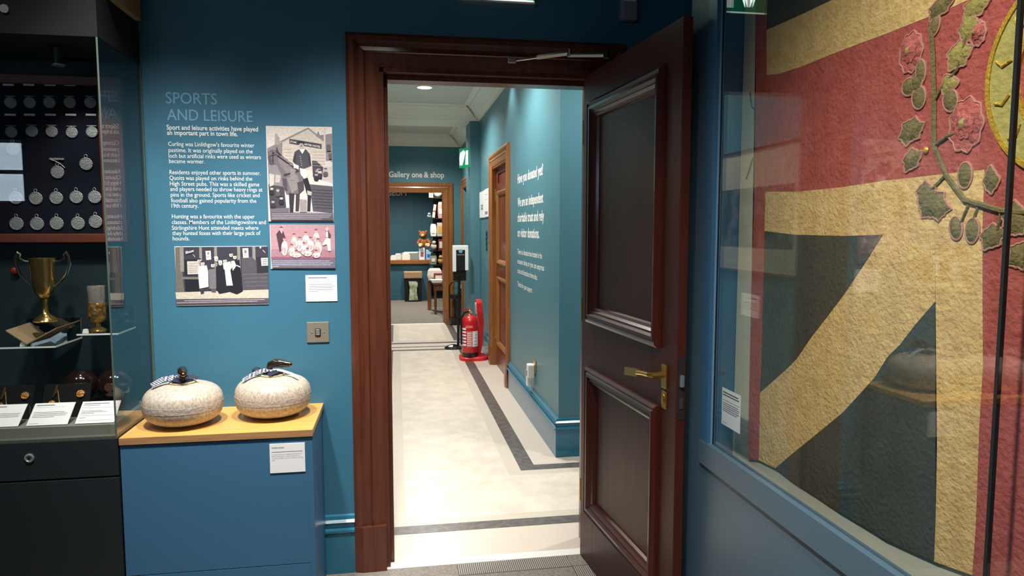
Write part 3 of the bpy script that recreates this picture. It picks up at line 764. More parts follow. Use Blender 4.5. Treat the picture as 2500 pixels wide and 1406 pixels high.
# ==================================================================== PLINTH AND CURLING STONES
PX0, PX1, PYF, PZ = -.950, -.307, 2.545, .729
t = thing('display_plinth', ((PX0 + PX1) / 2, 2.74, 0), 'blue display plinth with oak top against the teal wall', 'plinth')
obj('front_panel', B().box(PX0, PX1 - .019, PYF + .001, PYF + .019, .232, PZ - .029, .0008), M_BLUE, t)
obj('kick_panel', B().box(PX0, PX1 - .019, PYF + .001, PYF + .019, 0, .2295, .0008), M_BLUE, t)
obj('side_panel', B().box(PX1 - .019, PX1, PYF + .001, D - .032, 0, PZ - .029, .0008), M_BLUE, t)
obj('side_panel', B().box(PX0, PX0 + .018, PYF + .02, D - .032, 0, PZ - .029), M_BLUE, t)
obj('shadow_gap', B().box(PX0 + .006, PX1 - .006, PYF + .006, D - .034, PZ - .029, PZ - .025), M_PLASTIC, t)
tp = obj('oak_top', B().box(PX0 - .001, PX1 + .002, PYF - .002, D - .001, PZ - .022, PZ, .0012), M_OAK, t)
obj('edge_lipping', B().box(PX0 - .001, PX1 + .002, PYF - .0045, PYF - .0015, PZ - .025, PZ - .0015), M_OAKE, tp)
a = pY(660, 1155, PYF); c = pY(744, 1080, PYF)
card('plinth_label', 'white Curling stones label stuck on the front of the blue plinth', (a.x, PYF + .001, a.z), WD, UP, c.x - a.x, c.z - a.z,
     [(.715, .06, .93, .012, True)], ('Curling stones', .06, .86, .35, .035),
     [('Curling stones are traditionally made from', .06, .63, .86, .028), ('Ailsa Craig granite. These stones were', .06, .565, .78, .028), ('used by members of the Linlithgow Curling', .06, .50, .88, .028), ('Club.', .06, .435, .10, .028)])

TART = bpy.data.materials.new('navy_white_tartan'); TART.use_nodes = True
_n = TART.node_tree.nodes; _l = TART.node_tree.links
_c = _n.new('ShaderNodeTexChecker'); _c.inputs['Scale'].default_value = 150; _c.inputs[1].default_value = lin('#1c2440'); _c.inputs[2].default_value = lin('#a3a6b2')
_t = _n.new('ShaderNodeTexCoord'); _l.new(_t.outputs['Object'], _c.inputs[0]); _l.new(_c.outputs[0], _n['Principled BSDF'].inputs['Base Color']); _n['Principled BSDF'].inputs['Roughness'].default_value = .7
M_NAVY = mat('navy_ribbon', '#141b33', .7)
M_CREAMRING = mat('cream_collar_ring', '#b5a983', .4)
def strip(b, pts, half, up=(0, -.7, .72)):
    """flat ribbon along pts; half = half-width vector list or single"""
    pts = [Vector(p) for p in pts]
    pts = [p + Vector((0, 0, .006)) for p in pts]
    L_, R_ = [], []
    for i, p in enumerate(pts):
        tt = (pts[min(i + 1, len(pts) - 1)] - pts[max(i - 1, 0)]).normalized()
        s = tt.cross(Vector(up)).normalized() * half
        L_.append(b.bm.verts.new(p + s)); R_.append(b.bm.verts.new(p - s))
    for i in range(len(pts) - 1): b.bm.faces.new([L_[i], R_[i], R_[i + 1], L_[i + 1]])
    b.smooth = True
    return b
def stone(px, y, R, ht, label, handle_dir, tilt):
    c = pY(px, 985, y); c = Vector((c.x, y, PZ))
    t = thing('curling_stone', c, label, 'curling stone', 'granite curling stones on the plinth')
    prof = [(.01, 0), (R * .50, 0), (R * .60, .004)]
    n = 26; e = 2.75
    top = []
    for i in range(n + 1):
        a = -math.pi * .40 + math.pi * .80 * i / n
        cr = abs(math.cos(a)) ** (2 / e); sz = math.copysign(abs(math.sin(a)) ** (2 / e), a)
        top.append((R * cr, ht / 2 + sz * ht / 2 * .985))
    lo = [q for q in top if q[1] < ht * .5]; hi = [q for q in top if q[1] >= ht * .5]
    def rat(z):
        for q0, q1 in zip(top, top[1:]):
            if q0[1] <= z <= q1[1]: return q0[0] + (q1[0] - q0[0]) * (z - q0[1]) / (q1[1] - q0[1])
        return R
    zb0, zb1 = ht * .40, ht * .56
    obj('stone_body', B().lathe([(.01, .002)] + top + [(.01, top[-1][1] + .001)], c, 56), M_GRANITE, t)
    obj('striking_band', B().lathe([(rat(zb0) - .003, zb0), (rat(zb0) + .0008, zb0 + .001), (R + .0010, ht * .48), (rat(zb1) + .0008, zb1 - .001), (rat(zb1) - .003, zb1)], c, 56), M_GRANB, t)
    zt = ht - .003
    ring = obj('collar_plate', B().lathe([(.012, zt), (.045, zt), (.046, zt + .004), (.043, zt + .006), (.012, zt + .006)], c, 32), M_CREAMRING, t)
    obj('collar_felt', B().lathe([(.01, zt + .0055), (.040, zt + .0055), (.038, zt + .0075), (.01, zt + .008)], c, 28), M_NAVY, ring)
    d = Vector((math.cos(handle_dir), math.sin(handle_dir), 0)); s = Vector((-d.y, d.x, 0))
    z0 = zt + .006
    base = c + Vector((0, 0, z0))
    pth = [base + d * -.012, base + d * -.014 + UP * .018, base + d * -.008 + UP * .034, base + d * .012 + UP * .041, base + d * .034 + UP * .040, base + d * .055 + UP * .036, base + d * .064 + UP * .036]
    h = obj('handle', B().tube(pth, [.009, .010, .014, .017, .017, .013, .011], 14), M_HORN, t)
    obj('handle_cap', B().ball(base + d * .066 + UP * .036, .009, .009, .009, 12, 8), mat('copper_cap', '#8d6338', .25, 1), h)
    return t, base, d, s
t, base, d, s = stone(448, 2.70, .1375, .156, 'left-hand grey granite curling stone, its handle pointing towards the viewer', -1.25, 0)
b = strip(B(), [base + Vector((.002, -.01, .008)), base + Vector((-.03, -.018, .012)), base + Vector((-.06, -.03, .008)), base + Vector((-.085, -.045, -.006)), base + Vector((-.092, -.048, -.010))], .011); obj('tartan_ribbon', b, TART, t)
b = strip(B(), [base + Vector((0, -.02, .006)), base + Vector((-.006, -.032, .004)), base + Vector((-.01, -.045, .000))], .018); obj('ribbon_tail', b, M_NAVY, t)
b = strip(B(), [base + Vector((.004, .0, .010)), base + Vector((.03, .006, .010)), base + Vector((.055, -.008, .004))], .007); obj('ribbon_tail', b, M_NAVY, t)
b = B().tube([base + Vector((.017 * math.cos(a), -.004 + .014 * math.sin(a), .010)) for a in [i * math.pi / 5 for i in range(10)]], .005, 8, loop=True); obj('ribbon_knot', b, TART, t)
t, base, d, s = stone(668, 2.765, .140, .160, 'right-hand grey granite curling stone with its dark horn handle seen from the side', -.12, 0)
b = strip(B(), [base + Vector((-.008, -.01, .008)), base + Vector((-.035, -.014, .010)), base + Vector((-.065, -.03, .000)), base + Vector((-.10, -.055, -.018))], .009); obj('tartan_ribbon', b, TART, t)
b = B().ball(base + Vector((-.060, .012, .010)), .018, .022, .014, 12, 8); obj('ribbon_bow', b, M_NAVY, t)
b = strip(B(), [base + Vector((.004, -.01, .014)), base + Vector((.04, -.022, .008)), base + Vector((.075, -.034, -.002)), base + Vector((.10, -.046, -.016))], .005); obj('ribbon_tail', b, mat('white_ribbon', '#b9bdc8', .6), t)
b = strip(B(), [base + Vector((0, -.02, .006)), base + Vector((.006, -.034, .003)), base + Vector((.012, -.046, -.001))], .018); obj('ribbon_tail', b, M_NAVY, t)
b = B().tube([base + Vector((-.013 + .015 * math.cos(a), .015 * math.sin(a), .012)) for a in [i * math.pi / 5 for i in range(10)]], .006, 8, loop=True); obj('ribbon_knot', b, TART, t)

# ==================================================================== LEFT GLASS CASE
CX0, CX1, CYF, CTOP, CFL = -2.45, -.955, 2.54, 2.225, .740
t = thing('display_case', ((CX0 + CX1) / 2, 2.73, 0), 'tall black and glass display case of trophies and medals at the left', 'display case')
obj('base_cabinet', B().box(CX0, CX1, CYF, D - .034, 0, .592, .0015), M_BLACK, t)
dr = obj('lock_rail', B().box(CX0, CX1, CYF, D - .034, .598, .728, .0015), M_BLACK, t)
lk = pY(72, 1118, CYF)
obj('lock_ring', B().lathe([(.004, 0), (.0155, 0), (.015, .004), (.011, .006), (.009, .003), (.004, .003)], (lk.x, CYF, lk.z), 24, Matrix.Rotation(math.pi / 2, 3, 'X')), M_CHROME, dr)
obj('lock_barrel', B().box(lk.x - .004, lk.x + .004, CYF - .0045, CYF, lk.z - .004, lk.z + .004), M_PLASTIC, dr)
obj('top_housing', B().box(CX0, CX1, CYF, D - .001, 2.072, CTOP, .0015), mat('charcoal_top_housing', '#17191a', .8, spec=.2), t)
obj('front_glass', B().box(CX0, CX1, CYF, CYF + .006, .728, 2.072), M_GLASS, t)
obj('side_glass', B().box(CX1 - .006, CX1, CYF + .006, D - .001, .728, 2.072), M_GLASS, t)
obj('glass_edge', B().box(CX1 - .0055, CX1 + .0003, CYF - .0006, CYF + .0002, .728, 2.072), M_GEDGE, t)
obj('glass_edge', B().box(CX1 - .003, CX1 + .004, D - .006, D - .0005, .75, 2.072), M_GEDGE, t)
obj('back_lining', B().box(CX0, CX1 - .007, D - .012, D - .001, .728, 2.072), M_CASEIN, t)
obj('display_floor', B().box(CX0 + .01, CX1 - .02, CYF + .035, D - .013, .728, .770, .001), M_CASEFL, t)
obj('front_ledge', B().box(CX0 + .01, CX1 - .008, CYF + .007, CYF + .034, .728, .736), mat('grey_green_ledge', '#5f6257', .6), t)
lk2 = pY(12, 22, CYF)
obj('housing_lock', B().disc((lk2.x, CYF, lk2.z), .014, .007), M_CHROME, t)
lx = pY(140, 108, 2.70)
b = B().lathe([(.012, 0), (.020, 0), (.020, .055), (.012, .06)], (lx.x, 2.70, 2.012), 20); obj('case_spotlight', b, M_PLASTIC, t)
obj('spotlight_rim', B().lathe([(.015, 0), (.021, 0), (.021, .004), (.015, .004)], (lx.x, 2.70, 2.009), 20), M_CHROME, t)
lamp('case_spot_light', 'SPOT', (lx.x, 2.70, 2.005), 7, (lx.x + .05, 2.78, .8), (1, .95, .88), .02, 110, .8)
# parcel above the case
t = tag(obj('cardboard_box', B().box(-1.35, -.935, 2.62, 2.90, CTOP, CTOP + .26, .004), mat('brown_card', '#9c8360', .7, var=(6, '#7d6647', .3))), 'beige cardboard box lying on top of the black display case', 'box')

# medal board
MY = 2.872
t = thing('medal_board', (-1.5, MY, 1.395), 'wooden framed navy board covered with silver medals inside the left case', 'medal board')
obj('felt_panel', B().box(-1.97, -1.03, MY, MY + .02, 1.42, 1.985), M_FELT, t)
for q in ((-2.0, -1.004, MY - .012, MY + .03, 1.975, 2.008), (-2.0, -1.004, MY - .012, MY + .03, 1.395, 1.428)):
    obj('frame_rail', B().box(*q, .003), M_ROSE, t)
for q in ((-2.0, -1.965, MY - .012, MY + .03, 1.428, 1.975), (-1.088, -1.004, MY - .012, MY + .03, 1.428, 1.975)):
    obj('frame_stile', B().box(*q, .003), M_ROSE, t)
for row, (yy, xs_) in enumerate(((207, (20, 70, 122, 170, 217)), (280, (25, 72, 123, 173, 222)))):
    for x in xs_:
        p = pY(x, yy, MY - .002); obj('name_slip', B().box(p.x - .018, p.x + .018, MY - .003, MY - .0005, p.z - .0035, p.z + .0035), mat('aged_paper_slip', '#c9c8c2', .7), t)
rows = [('top row', [(25, 250), (72, 250), (120, 250), (170, 250), (220, 250)], 15, 'bar'),
        ('second row', [(27, 322), (77, 320), (126, 321), (175, 323), (224, 322)], 15, 'bar'),
        ('middle of the board', [(31, 363), (140, 420), (210, 400)], 17, 'ring'),
        ('fourth row', [(38, 483), (87, 484), (137, 483), (186, 481), (231, 481)], 17, 'ring'),
        ('bottom row', [(40, 546), (90, 546), (138, 545), (190, 545), (233, 541)], 17.5, 'ring')]
ordn = ['leftmost', 'second from the left', 'middle', 'fourth from the left', 'rightmost']
for rn, pts, rp, kd in rows:
    for k, (x, y) in enumerate(pts):
        p = pY(x, y, MY - .004); R_ = rp * .00137
        if rn.startswith('middle'):
            lab = ['small silver medal hung just below the second row of the medal board', 'silver medal on a scrolled bar in the middle of the medal board', 'silver medal with a pointed loop at the right middle of the medal board'][k]
        else: lab = ('plain round' if kd == 'bar' else 'bright pendant') + ' silver medal, %s in the %s of the medal board' % (ordn[k], rn)
        m_ = thing('medal', (p.x, MY - .004, p.z - R_), lab, 'medal', 'silver medals on the board')
        Mx = Matrix.Rotation(math.pi / 2, 3, 'X')
        obj('disc', B().lathe([(.004, 0), (R_, 0), (R_, .003), (R_ * .90, .004), (R_ * .86, .0028), (.004, .0034)], (p.x, MY - .001, p.z), 24, Mx), M_MEDAL, m_)
        if kd == 'bar': obj('suspension_bar', B().box(p.x - R_ * .8, p.x + R_ * .8, MY - .004, MY - .001, p.z + R_ * 1.04, p.z + R_ * 1.18), M_MEDAL, m_)
        else:
            obj('loop', B().tube([(p.x + .005 * math.cos(a), MY - .003, p.z + R_ + .005 + .006 * math.sin(a)) for a in [i * math.pi / 5 for i in range(10)]], .0015, 6, loop=True), M_MEDAL, m_)
            if (x, y) == (140, 420):
                obj('scroll_bar', B().tube([(p.x - .022, MY - .003, p.z + .046), (p.x - .005, MY - .004, p.z + .040), (p.x + .012, MY - .004, p.z + .030), (p.x + .026, MY - .003, p.z + .016)], .0022, 6), M_MEDAL, m_)
                obj('pin_bar', B().box(p.x - .025, p.x + .025, MY - .005, MY - .001, p.z + .045, p.z + .052), M_MEDAL, m_)

# wall brackets of clear acrylic
def bracket(name, label, x0, x1, y0, z, hb):
    t = thing(name, ((x0 + x1) / 2, 2.85, z), label, 'shelf bracket', 'clear acrylic shelves in the left case')
    obj('shelf_plate', B().box(x0, x1, y0, D - .014, z - .006, z), M_ACRYL, t)
    obj('front_edge', B().box(x0, x1, y0 - .0012, y0, z - .006, z), mat('bright_acrylic_edge', '#d9dedd', .25), t)
    obj('side_edge', B().box(x1, x1 + .0012, y0, D - .014, z - .006, z), MATS['bright_acrylic_edge'], t)
    obj('back_plate', B().box(x0, x1, D - .017, D - .0125, z, z + hb), M_ACRYL, t)
    obj('plate_edge', B().box(x1 - .001, x1 + .0008, D - .018, D - .012, z, z + hb), M_GEDGE, t)
    for s in (.2, .8): obj('screw', B().disc((x0 + (x1 - x0) * s, D - .017, z + hb * .55), .005, .002), M_STEEL, t)
    return t
bracket('acrylic_shelf', 'clear acrylic shelf holding the two-handled trophy cup', -1.395, -1.205, 2.70, 1.030, .075)
bracket('acrylic_shelf', 'clear acrylic shelf holding the ornate gilt goblet', -1.150, -1.010, 2.74, 1.066, .085)
# album under the cup
t = thing('open_album', (-1.28, 2.79, 1.030), 'tan open album lying in a V under the trophy cup', 'album')
za = 1.032
for a_, b_, c_, d_ in (((-1.372, 2.72, za + .052), (-1.300, 2.705, za + .004), (-1.292, 2.86, za + .004), (-1.364, 2.875, za + .060)), ((-1.300, 2.705, za + .004), (-1.205, 2.715, za + .058), (-1.190, 2.87, za + .066), (-1.292, 2.86, za + .004))):
    obj('leaf', B().prism([a_, b_, c_, d_], (0, 0, .004)), M_LEATHER, t)
# trophy cup
cy = 2.790; q = pY(112, 782, cy); c = Vector((q.x, cy, q.z - .004))
hcup = pY(112, 630, cy).z - c.z
t = thing('trophy_cup', c, 'tall gold two-handled trophy cup on a clear shelf in the left case', 'trophy')
obj('foot', B().lathe([(.006, 0), (.039, 0), (.041, .004), (.037, .010), (.026, .018), (.014, .028), (.010, .036)], c, 32), M_GOLD, t)
obj('stem', B().lathe([(.012, .030), (.010, .045), (.0095, .068), (.013, .082), (.010, .086)], c, 24), M_GOLD, t)
Hc = hcup
obj('bowl', B().lathe([(.010, .084), (.020, .092), (.030, .108), (.036, .130), (.040, .165), (.042, Hc - .014), (.045, Hc), (.043, Hc), (.039, Hc - .02), (.033, .135), (.01, .10)], c, 36), M_GOLD, t)
for s in (-1, 1):
    P_ = [(s * .036, .124), (s * .055, .140), (s * .078, .168), (s * .090, .205), (s * .089, .232), (s * .080, .248), (s * .072, .240), (s * .075, .226), (s * .060, .217), (s * .041, .214)]
    sc = Hc / .227
    obj('handle', B().tube([c + Vector((x, 0, z * sc)) for x, z in P_], [.004, .0045, .005, .006, .006, .006, .005, .005, .004, .004], 8), M_SILVER, t)
# goblet
cy = 2.80; q = pY(240, 806, cy); c = Vector((q.x, cy, 1.0665)); zt = pY(240, 698, cy).z - c.z
t = thing('goblet', c, 'ornate embossed gilt goblet with straight glass rim on a clear shelf', 'goblet')
obj('foot', B().lathe([(.006, 0), (.030, 0), (.031, .004), (.024, .010), (.011, .018), (.010, .030), (.014, .034), (.006, .036)], c, 28), M_GOLD, t)
obj('embossed_bowl', B().lathe([(.008, .032), (.022, .036), (.030, .048), (.031, .07), (.031, .100), (.029, .108), (.026, .108), (.026, .05)], c, 32), mat('embossed_gilt', '#c79c60', .34, .85, bump=(90, 1.0), var=(70, '#8f6a3a', .1)), t)
obj('rim', B().lathe([(.0265, .100), (.0285, .106), (.0305, zt), (.0290, zt), (.0265, .108)], c, 32), mat('old_silver', '#b5b0a8', .25, .6, bump=(60, .5)), t)
for s in (-.055, .03):
    pass
for nm, x, y, yy, lab in (('number_block', 207, 803, 2.755, 'tiny white number block beside the gilt goblet'), ('number_block', 54, 832, 2.715, 'tiny white number block on the shelf of the trophy cup')):
    q = pY(x, y, yy); zf = 1.0662 if yy > 2.73 else 1.0302
    tag(obj(nm, B().prism([(q.x - .009, yy, zf), (q.x + .009, yy, zf), (q.x + .006, yy, zf + .014), (q.x - .006, yy, zf + .014)], (0, .012, 0)), M_PLASTW), lab, 'number block', 'number blocks in the left case')
tag(obj('riser_block', B().box(-1.235, -.99, 2.765, 2.86, .7705, .800, .002), M_PLASTIC), 'low black riser block under the two dark bowls', 'riser')
# lawn bowls
for x, r_, yy, lab in ((197, .060, 2.815, 'dark polished wooden bowl behind the gold fobs in the left case'), (281, .0605, 2.815, 'dark polished wooden bowl nearest the side glass of the left case')):
    q = pY(x, 940, yy)
    o = tag(obj('lawn_bowl', B().ball((q.x, yy, .8005 + r_), r_ * 1.02, r_ * .96, r_, 32, 20), M_BOWL), lab, 'bowl', 'lawn bowls in the left case')
    obj('bowl_disc', B().disc((q.x, yy - r_ * .955, .8005 + r_), .016, .002), mat('ivory_disc', '#4a3222', .3), o)
# fobs on dark slanting stands
def fob(px0, px1, px2, lab1, lab2):
    a = pZ(px0, 1000, .80)
    y0, z0 = 2.695, .7705
    xa, xb = pY(px0, 985, y0).x, pY(px2, 985, y0).x
    t = thing('fob_stand', ((xa + xb) / 2, y0, z0), lab1, 'display stand', 'clear slanted stands in the left case')
    obj('slanted_plate', B().prism([(xa, y0, z0), (xb, y0, z0), (xb, y0 + .050, z0 + .112), (xa, y0 + .050, z0 + .112)], (0, .004, 0)), mat('smoky_acrylic', '#1a1d1d', .15), t)
    obj('plate_edge', B().box(xb - .001, xb + .0015, y0 - .001, y0 + .003, z0, z0 + .05), M_GEDGE, t)
    S_ = lambda u, v: Vector((xa + (xb - xa) * u, y0 + .050 * v - .0035, z0 + .112 * v + .002))
    t = thing('gold_fob', S_(.5, .1), lab2, 'watch fob', 'gold fobs in the left case')
    obj('chain', B().tube([S_(.30, .82), S_(.36, .5), S_(.45, .22), S_(.55, .12), S_(.65, .22), S_(.75, .45)], .0022, 6), M_GOLD, t)
    rm = Matrix.Rotation(math.radians(66), 3, 'X')
    obj('clasp', B().tube([S_(.28, .95), S_(.26, .75), S_(.22, .60)], [.004, .006, .003], 8), M_GOLD, t)
    obj('medallion', B().lathe([(.003, 0), (.011, 0), (.011, .003), (.003, .004)], S_(.22, .42), 14, rm), mat('embossed_gold', '#b98448', .35, 1, bump=(200, .9)), t)
    obj('pendant', B().lathe([(.005, 0), (.013, 0), (.014, .003), (.005, .004)], S_(.80, .68), 10, rm), MATS['embossed_gold'], t)
fob(95, 150, 212, 'dark slanted stand for the double gold fob in front of the bowls', 'gold fob with two medallions on a chain in front of the bowls')
fob(-30, 20, 72, 'dark slanted stand at the left frame edge in the case', 'gold fob medallion on the stand at the left frame edge')
tag(obj('number_block', B().prism([(-1.075, 2.70, .7705), (-1.055, 2.70, .7705), (-1.058, 2.70, .785), (-1.072, 2.70, .785)], (0, .012, 0)), M_PLASTW), 'tiny white number block behind the two-entry label', 'number block', 'number blocks in the left case')
# slanted labels
v_ = Vector((0, .070, .058))
def clabel(px0, px1, pb, lab, lines):
    z0 = .7715; y0 = 2.592
    a = pZ(px0, pb, z0); cc = pZ(px1, pb, z0)
    card('case_label', lab, (a.x, y0, z0), WD, v_, cc.x - a.x, .094, lines, th=.002, group='slanted labels in the left case')
clabel(164, 256, 1047, 'rightmost slanted white label in the left case, with several ruled entries', [(.88, .06, .72, .025, True), (.80, .06, .5, .02, False), (.70, .05, .95, .008, True), (.55, .06, .6, .02, False), (.49, .06, .74, .02, False), (.43, .06, .4, .02, False), (.34, .05, .95, .008, True), (.24, .06, .22, .02, False), (.12, .05, .95, .006, True)])
clabel(44, 140, 1051, 'middle slanted white label in the left case, with one paragraph', [(.88, .06, .5, .03, True), (.80, .05, .8, .006, False), (.56, .06, .82, .022, False), (.49, .06, .9, .022, False), (.42, .06, .88, .022, False), (.35, .06, .60, .022, False), (.07, .05, .28, .015, False)])
clabel(-75, 18, 1055, 'leftmost slanted white label in the left case, cut by the picture edge', [(.88, .06, .5, .03, True), (.56, .06, .92, .022, False), (.49, .06, .9, .022, False), (.42, .06, .9, .022, False)])
b = B(); q = pY(2, 665, 2.80)
tag(obj('red_brooch', B().ball((q.x - .004, 2.905, q.z), .016, .010, .014, 14, 10), mat('red_enamel_brooch', '#8a2a1a', .25, coat=.4)), 'small red ornament at the left frame edge beside the trophy cup', 'ornament')

# ==================================================================== RIGHT FLAG CASE
GX = .924; SX = .908; FX = .986; YE = 2.12; YP = 1.925; Y0 = -.75
zb_ = pX(1717, 1136, SX).z; zt_ = pX(1717, 1078, SX).z
t = thing('flag_case', (1.1, .7, 0), 'long slate blue glass-fronted case holding an old embroidered flag', 'display case')
obj('lower_panel', B().box(.918, 1.30, Y0, YE, 0, zb_ - .001, .001), M_CASEBLUE, t)
obj('end_panel', B().box(.918, 1.30, YP + .055, YE, zb_, 2.78, .001), M_CASEBLUE, t)
obj('corner_post', B().box(SX + .002, 1.30, YP, YP + .054, zb_, 2.78, .001), M_CASEFRAME, t)
obj('sill', B().box(SX, .938, Y0, YP + .05, zb_, zt_, .0015), M_CASEBLUE, t)
obj('case_floor', B().box(.938, FX + .014, Y0, YP, zb_, zb_ + .01), M_CASEBLUE, t)
obj('top_housing', B().box(SX, 1.30, Y0, YP, 2.62, 2.78, .002), M_CASEBLUE, t)
obj('glass_bead', B().box(GX - .004, GX + .008, YP - .006, YP, zt_, 2.62), mat('bright_blue_bead', '#6f93b2', .25), t)
ys = pX(2440, 800, GX).y
obj('front_glass', B().box(GX, GX + .006, ys + .003, YP - .006, zt_, 2.62), M_GLASS, t)
obj('front_glass', B().box(GX, GX + .006, Y0, ys - .003, zt_, 2.62), M_GLASS, t)
obj('glass_joint', B().box(GX - .0005, GX + .007, ys - .003, ys + .003, zt_, 2.62), mat('dark_glass_joint', '#1c2224', .3), t)
obj('back_panel', B().box(FX + .014, 1.30, Y0, YP, zb_, 2.62), M_CASEBLUE, t)
M_MOUNT = mat('pale_mount_cloth', '#b9b9a8', .85, spec=.1, bump=(400, .15))
b = B().box(FX + .006, FX + .013, Y0 + .02, pX(1800, 700, FX + .006).y, zb_ + .011, 2.60); obj('mount_board', b, M_MOUNT, t)
for pts in ([(1829, 224), (1830, 245), (1834, 262), (1844, 270)], [(1841, 378), (1832, 395), (1826, 415), (1819, 437)]):
    obj('hanging_wire', B().tube([Vector((FX + .003, pX(x, y, FX).y, pX(x, y, FX).z)) for x, y in pts], .0016, 6), M_INKD, t)
# flag label on the inside of the glass
a = pX(1762, 1033, GX + .012); c_ = pX(1809, 968, GX + .012)
card('glass_label', 'white label fixed low inside the glass of the flag case', (GX + .012, a.y, a.z), (0, -1, 0), UP, a.y - c_.y, .108,
     [(.88, .06, .88, .03, True), (.81, .06, .92, .03, True), (.68, .06, .95, .01, True)] + [(.60 - i * .055, .06, (.9, .95, .92, .94, .85)[i], .025, False) for i in range(5)] + [(.07, .06, .3, .015, False)], th=.001)
# the flag: sewn pieces
M_FRED = mat('faded_red_silk', '#a5554c', .6, spec=.3, var=(30, '#90453d', .25), bump=(110, 1.0), stretch=(1, .8, .8), detail=8)
M_FCREAM = mat('aged_cream_silk', '#d2b57a', .5, spec=.4, var=(34, '#b7975f', .25), bump=(110, 1.0), stretch=(1, .8, .9), detail=8)
M_FDARK = mat('dark_green_black_silk', '#474a40', .6, spec=.3, var=(10, '#393c35', .3), bump=(90, .8))
M_LEAF = mat('olive_embroidery', '#73673b', .8, var=(60, '#57512e', .25), bump=(160, .9))
M_LEAFL = mat('yellow_green_embroidery', '#9a8f4c', .8, var=(60, '#7b7239', .25), bump=(160, .9))
M_ROSEP = mat('pink_embroidery', '#b8665c', .75, var=(60, '#96453f', .25), bump=(160, .9))
M_GOLDT = mat('gold_thread', '#c9a63a', .45, .3, var=(40, '#a8882c', .25), bump=(160, .8))
fl = thing('embroidered_flag', (FX, .9, 0.8), 'old red, cream and dark flag with embroidered flowers behind the right glass', 'flag')
def cloth(name, pts, m, dx=0.0, th=.0025, parent=None):
    P3 = [pX(x, y, FX) for x, y in pts]
    P3 = [Vector((FX - dx, p.y, p.z)) for p in P3]
    return obj(name, B().prism(P3, (th, 0, 0)), m, parent or fl)
cloth('red_hoist', [(1845, -60), (1873, -60), (1872, 200), (1867, 500), (1860, 850), (1856, 962), (1853, 1123), (1826, 1120), (1828, 1000), (1834, 713), (1841, 498), (1845, 200)], M_FRED)
cloth('dark_field', [(1873, -200), (2200, -200), (2031, 0), (1960, 34), (1872, 73)], M_FDARK)
cloth('cream_band', [(1872, 73), (1960, 34), (2031, 0), (2200, -200), (2560, -200), (2480, -50), (2365, 0), (2304, 27), (2215, 62), (2162, 83), (2055, 123), (1956, 163), (1899, 181), (1872, 183)], M_FCREAM, .0005)
redH = cloth('red_cross_arm', [(1872, 183), (1899, 181), (1956, 163), (2055, 123), (2162, 83), (2215, 62), (2304, 27), (2365, 0), (2480, -50), (2560, -200), (2900, -200), (2900, 414), (2404, 414), (2304, 425), (2162, 441), (2055, 457), (1949, 468), (1869, 468)], M_FRED)
crH = cloth('cream_band', [(1869, 468), (1949, 468), (2055, 457), (2162, 441), (2304, 425), (2404, 414), (2400, 521), (2399, 568), (2283, 568), (2157, 573), (2055, 576), (1942, 573), (1867, 564)], M_FCREAM, .0006)
cloth('dark_field', [(1867, 564), (1942, 573), (2055, 576), (2157, 573), (2120, 632), (2063, 717), (2020, 774), (1984, 820), (1945, 877), (1920, 902), (1856, 959), (1860, 850)], M_FDARK)
cloth('cream_diagonal', [(2157, 573), (2283, 568), (2284, 736), (2233, 795), (2198, 841), (2166, 873), (2137, 920), (2112, 948), (2057, 1008), (1974, 1076), (1938, 1105), (1893, 1143), (1853, 1123), (1856, 959), (1920, 902), (1945, 877), (1984, 820), (2020, 774), (2063, 717), (2120, 632)], M_FCREAM, .0006)
cloth('dark_field', [(2284, 736), (2285, 962), (2288, 1080), (2285, 1260), (2281, 1371), (2233, 1350), (2161, 1317), (2118, 1290), (2049, 1249), (1995, 1213), (1938, 1177), (1893, 1143), (1938, 1105), (1974, 1076), (2057, 1008), (2112, 948), (2137, 920), (2166, 873), (2198, 841), (2233, 795)], M_FDARK)
cloth('cream_upright', [(2283, 568), (2399, 568), (2399, 749), (2400, 900), (2391, 1044), (2382, 1296), (2374, 1404), (2281, 1371), (2285, 1260), (2288, 1080), (2285, 962)], M_FCREAM, .0004)
cloth('red_cross_upright', [(2404, 414), (2900, 414), (2900, 1620), (2520, 1470), (2374, 1404), (2382, 1296), (2391, 1044), (2400, 900), (2399, 749), (2400, 521)], M_FRED)
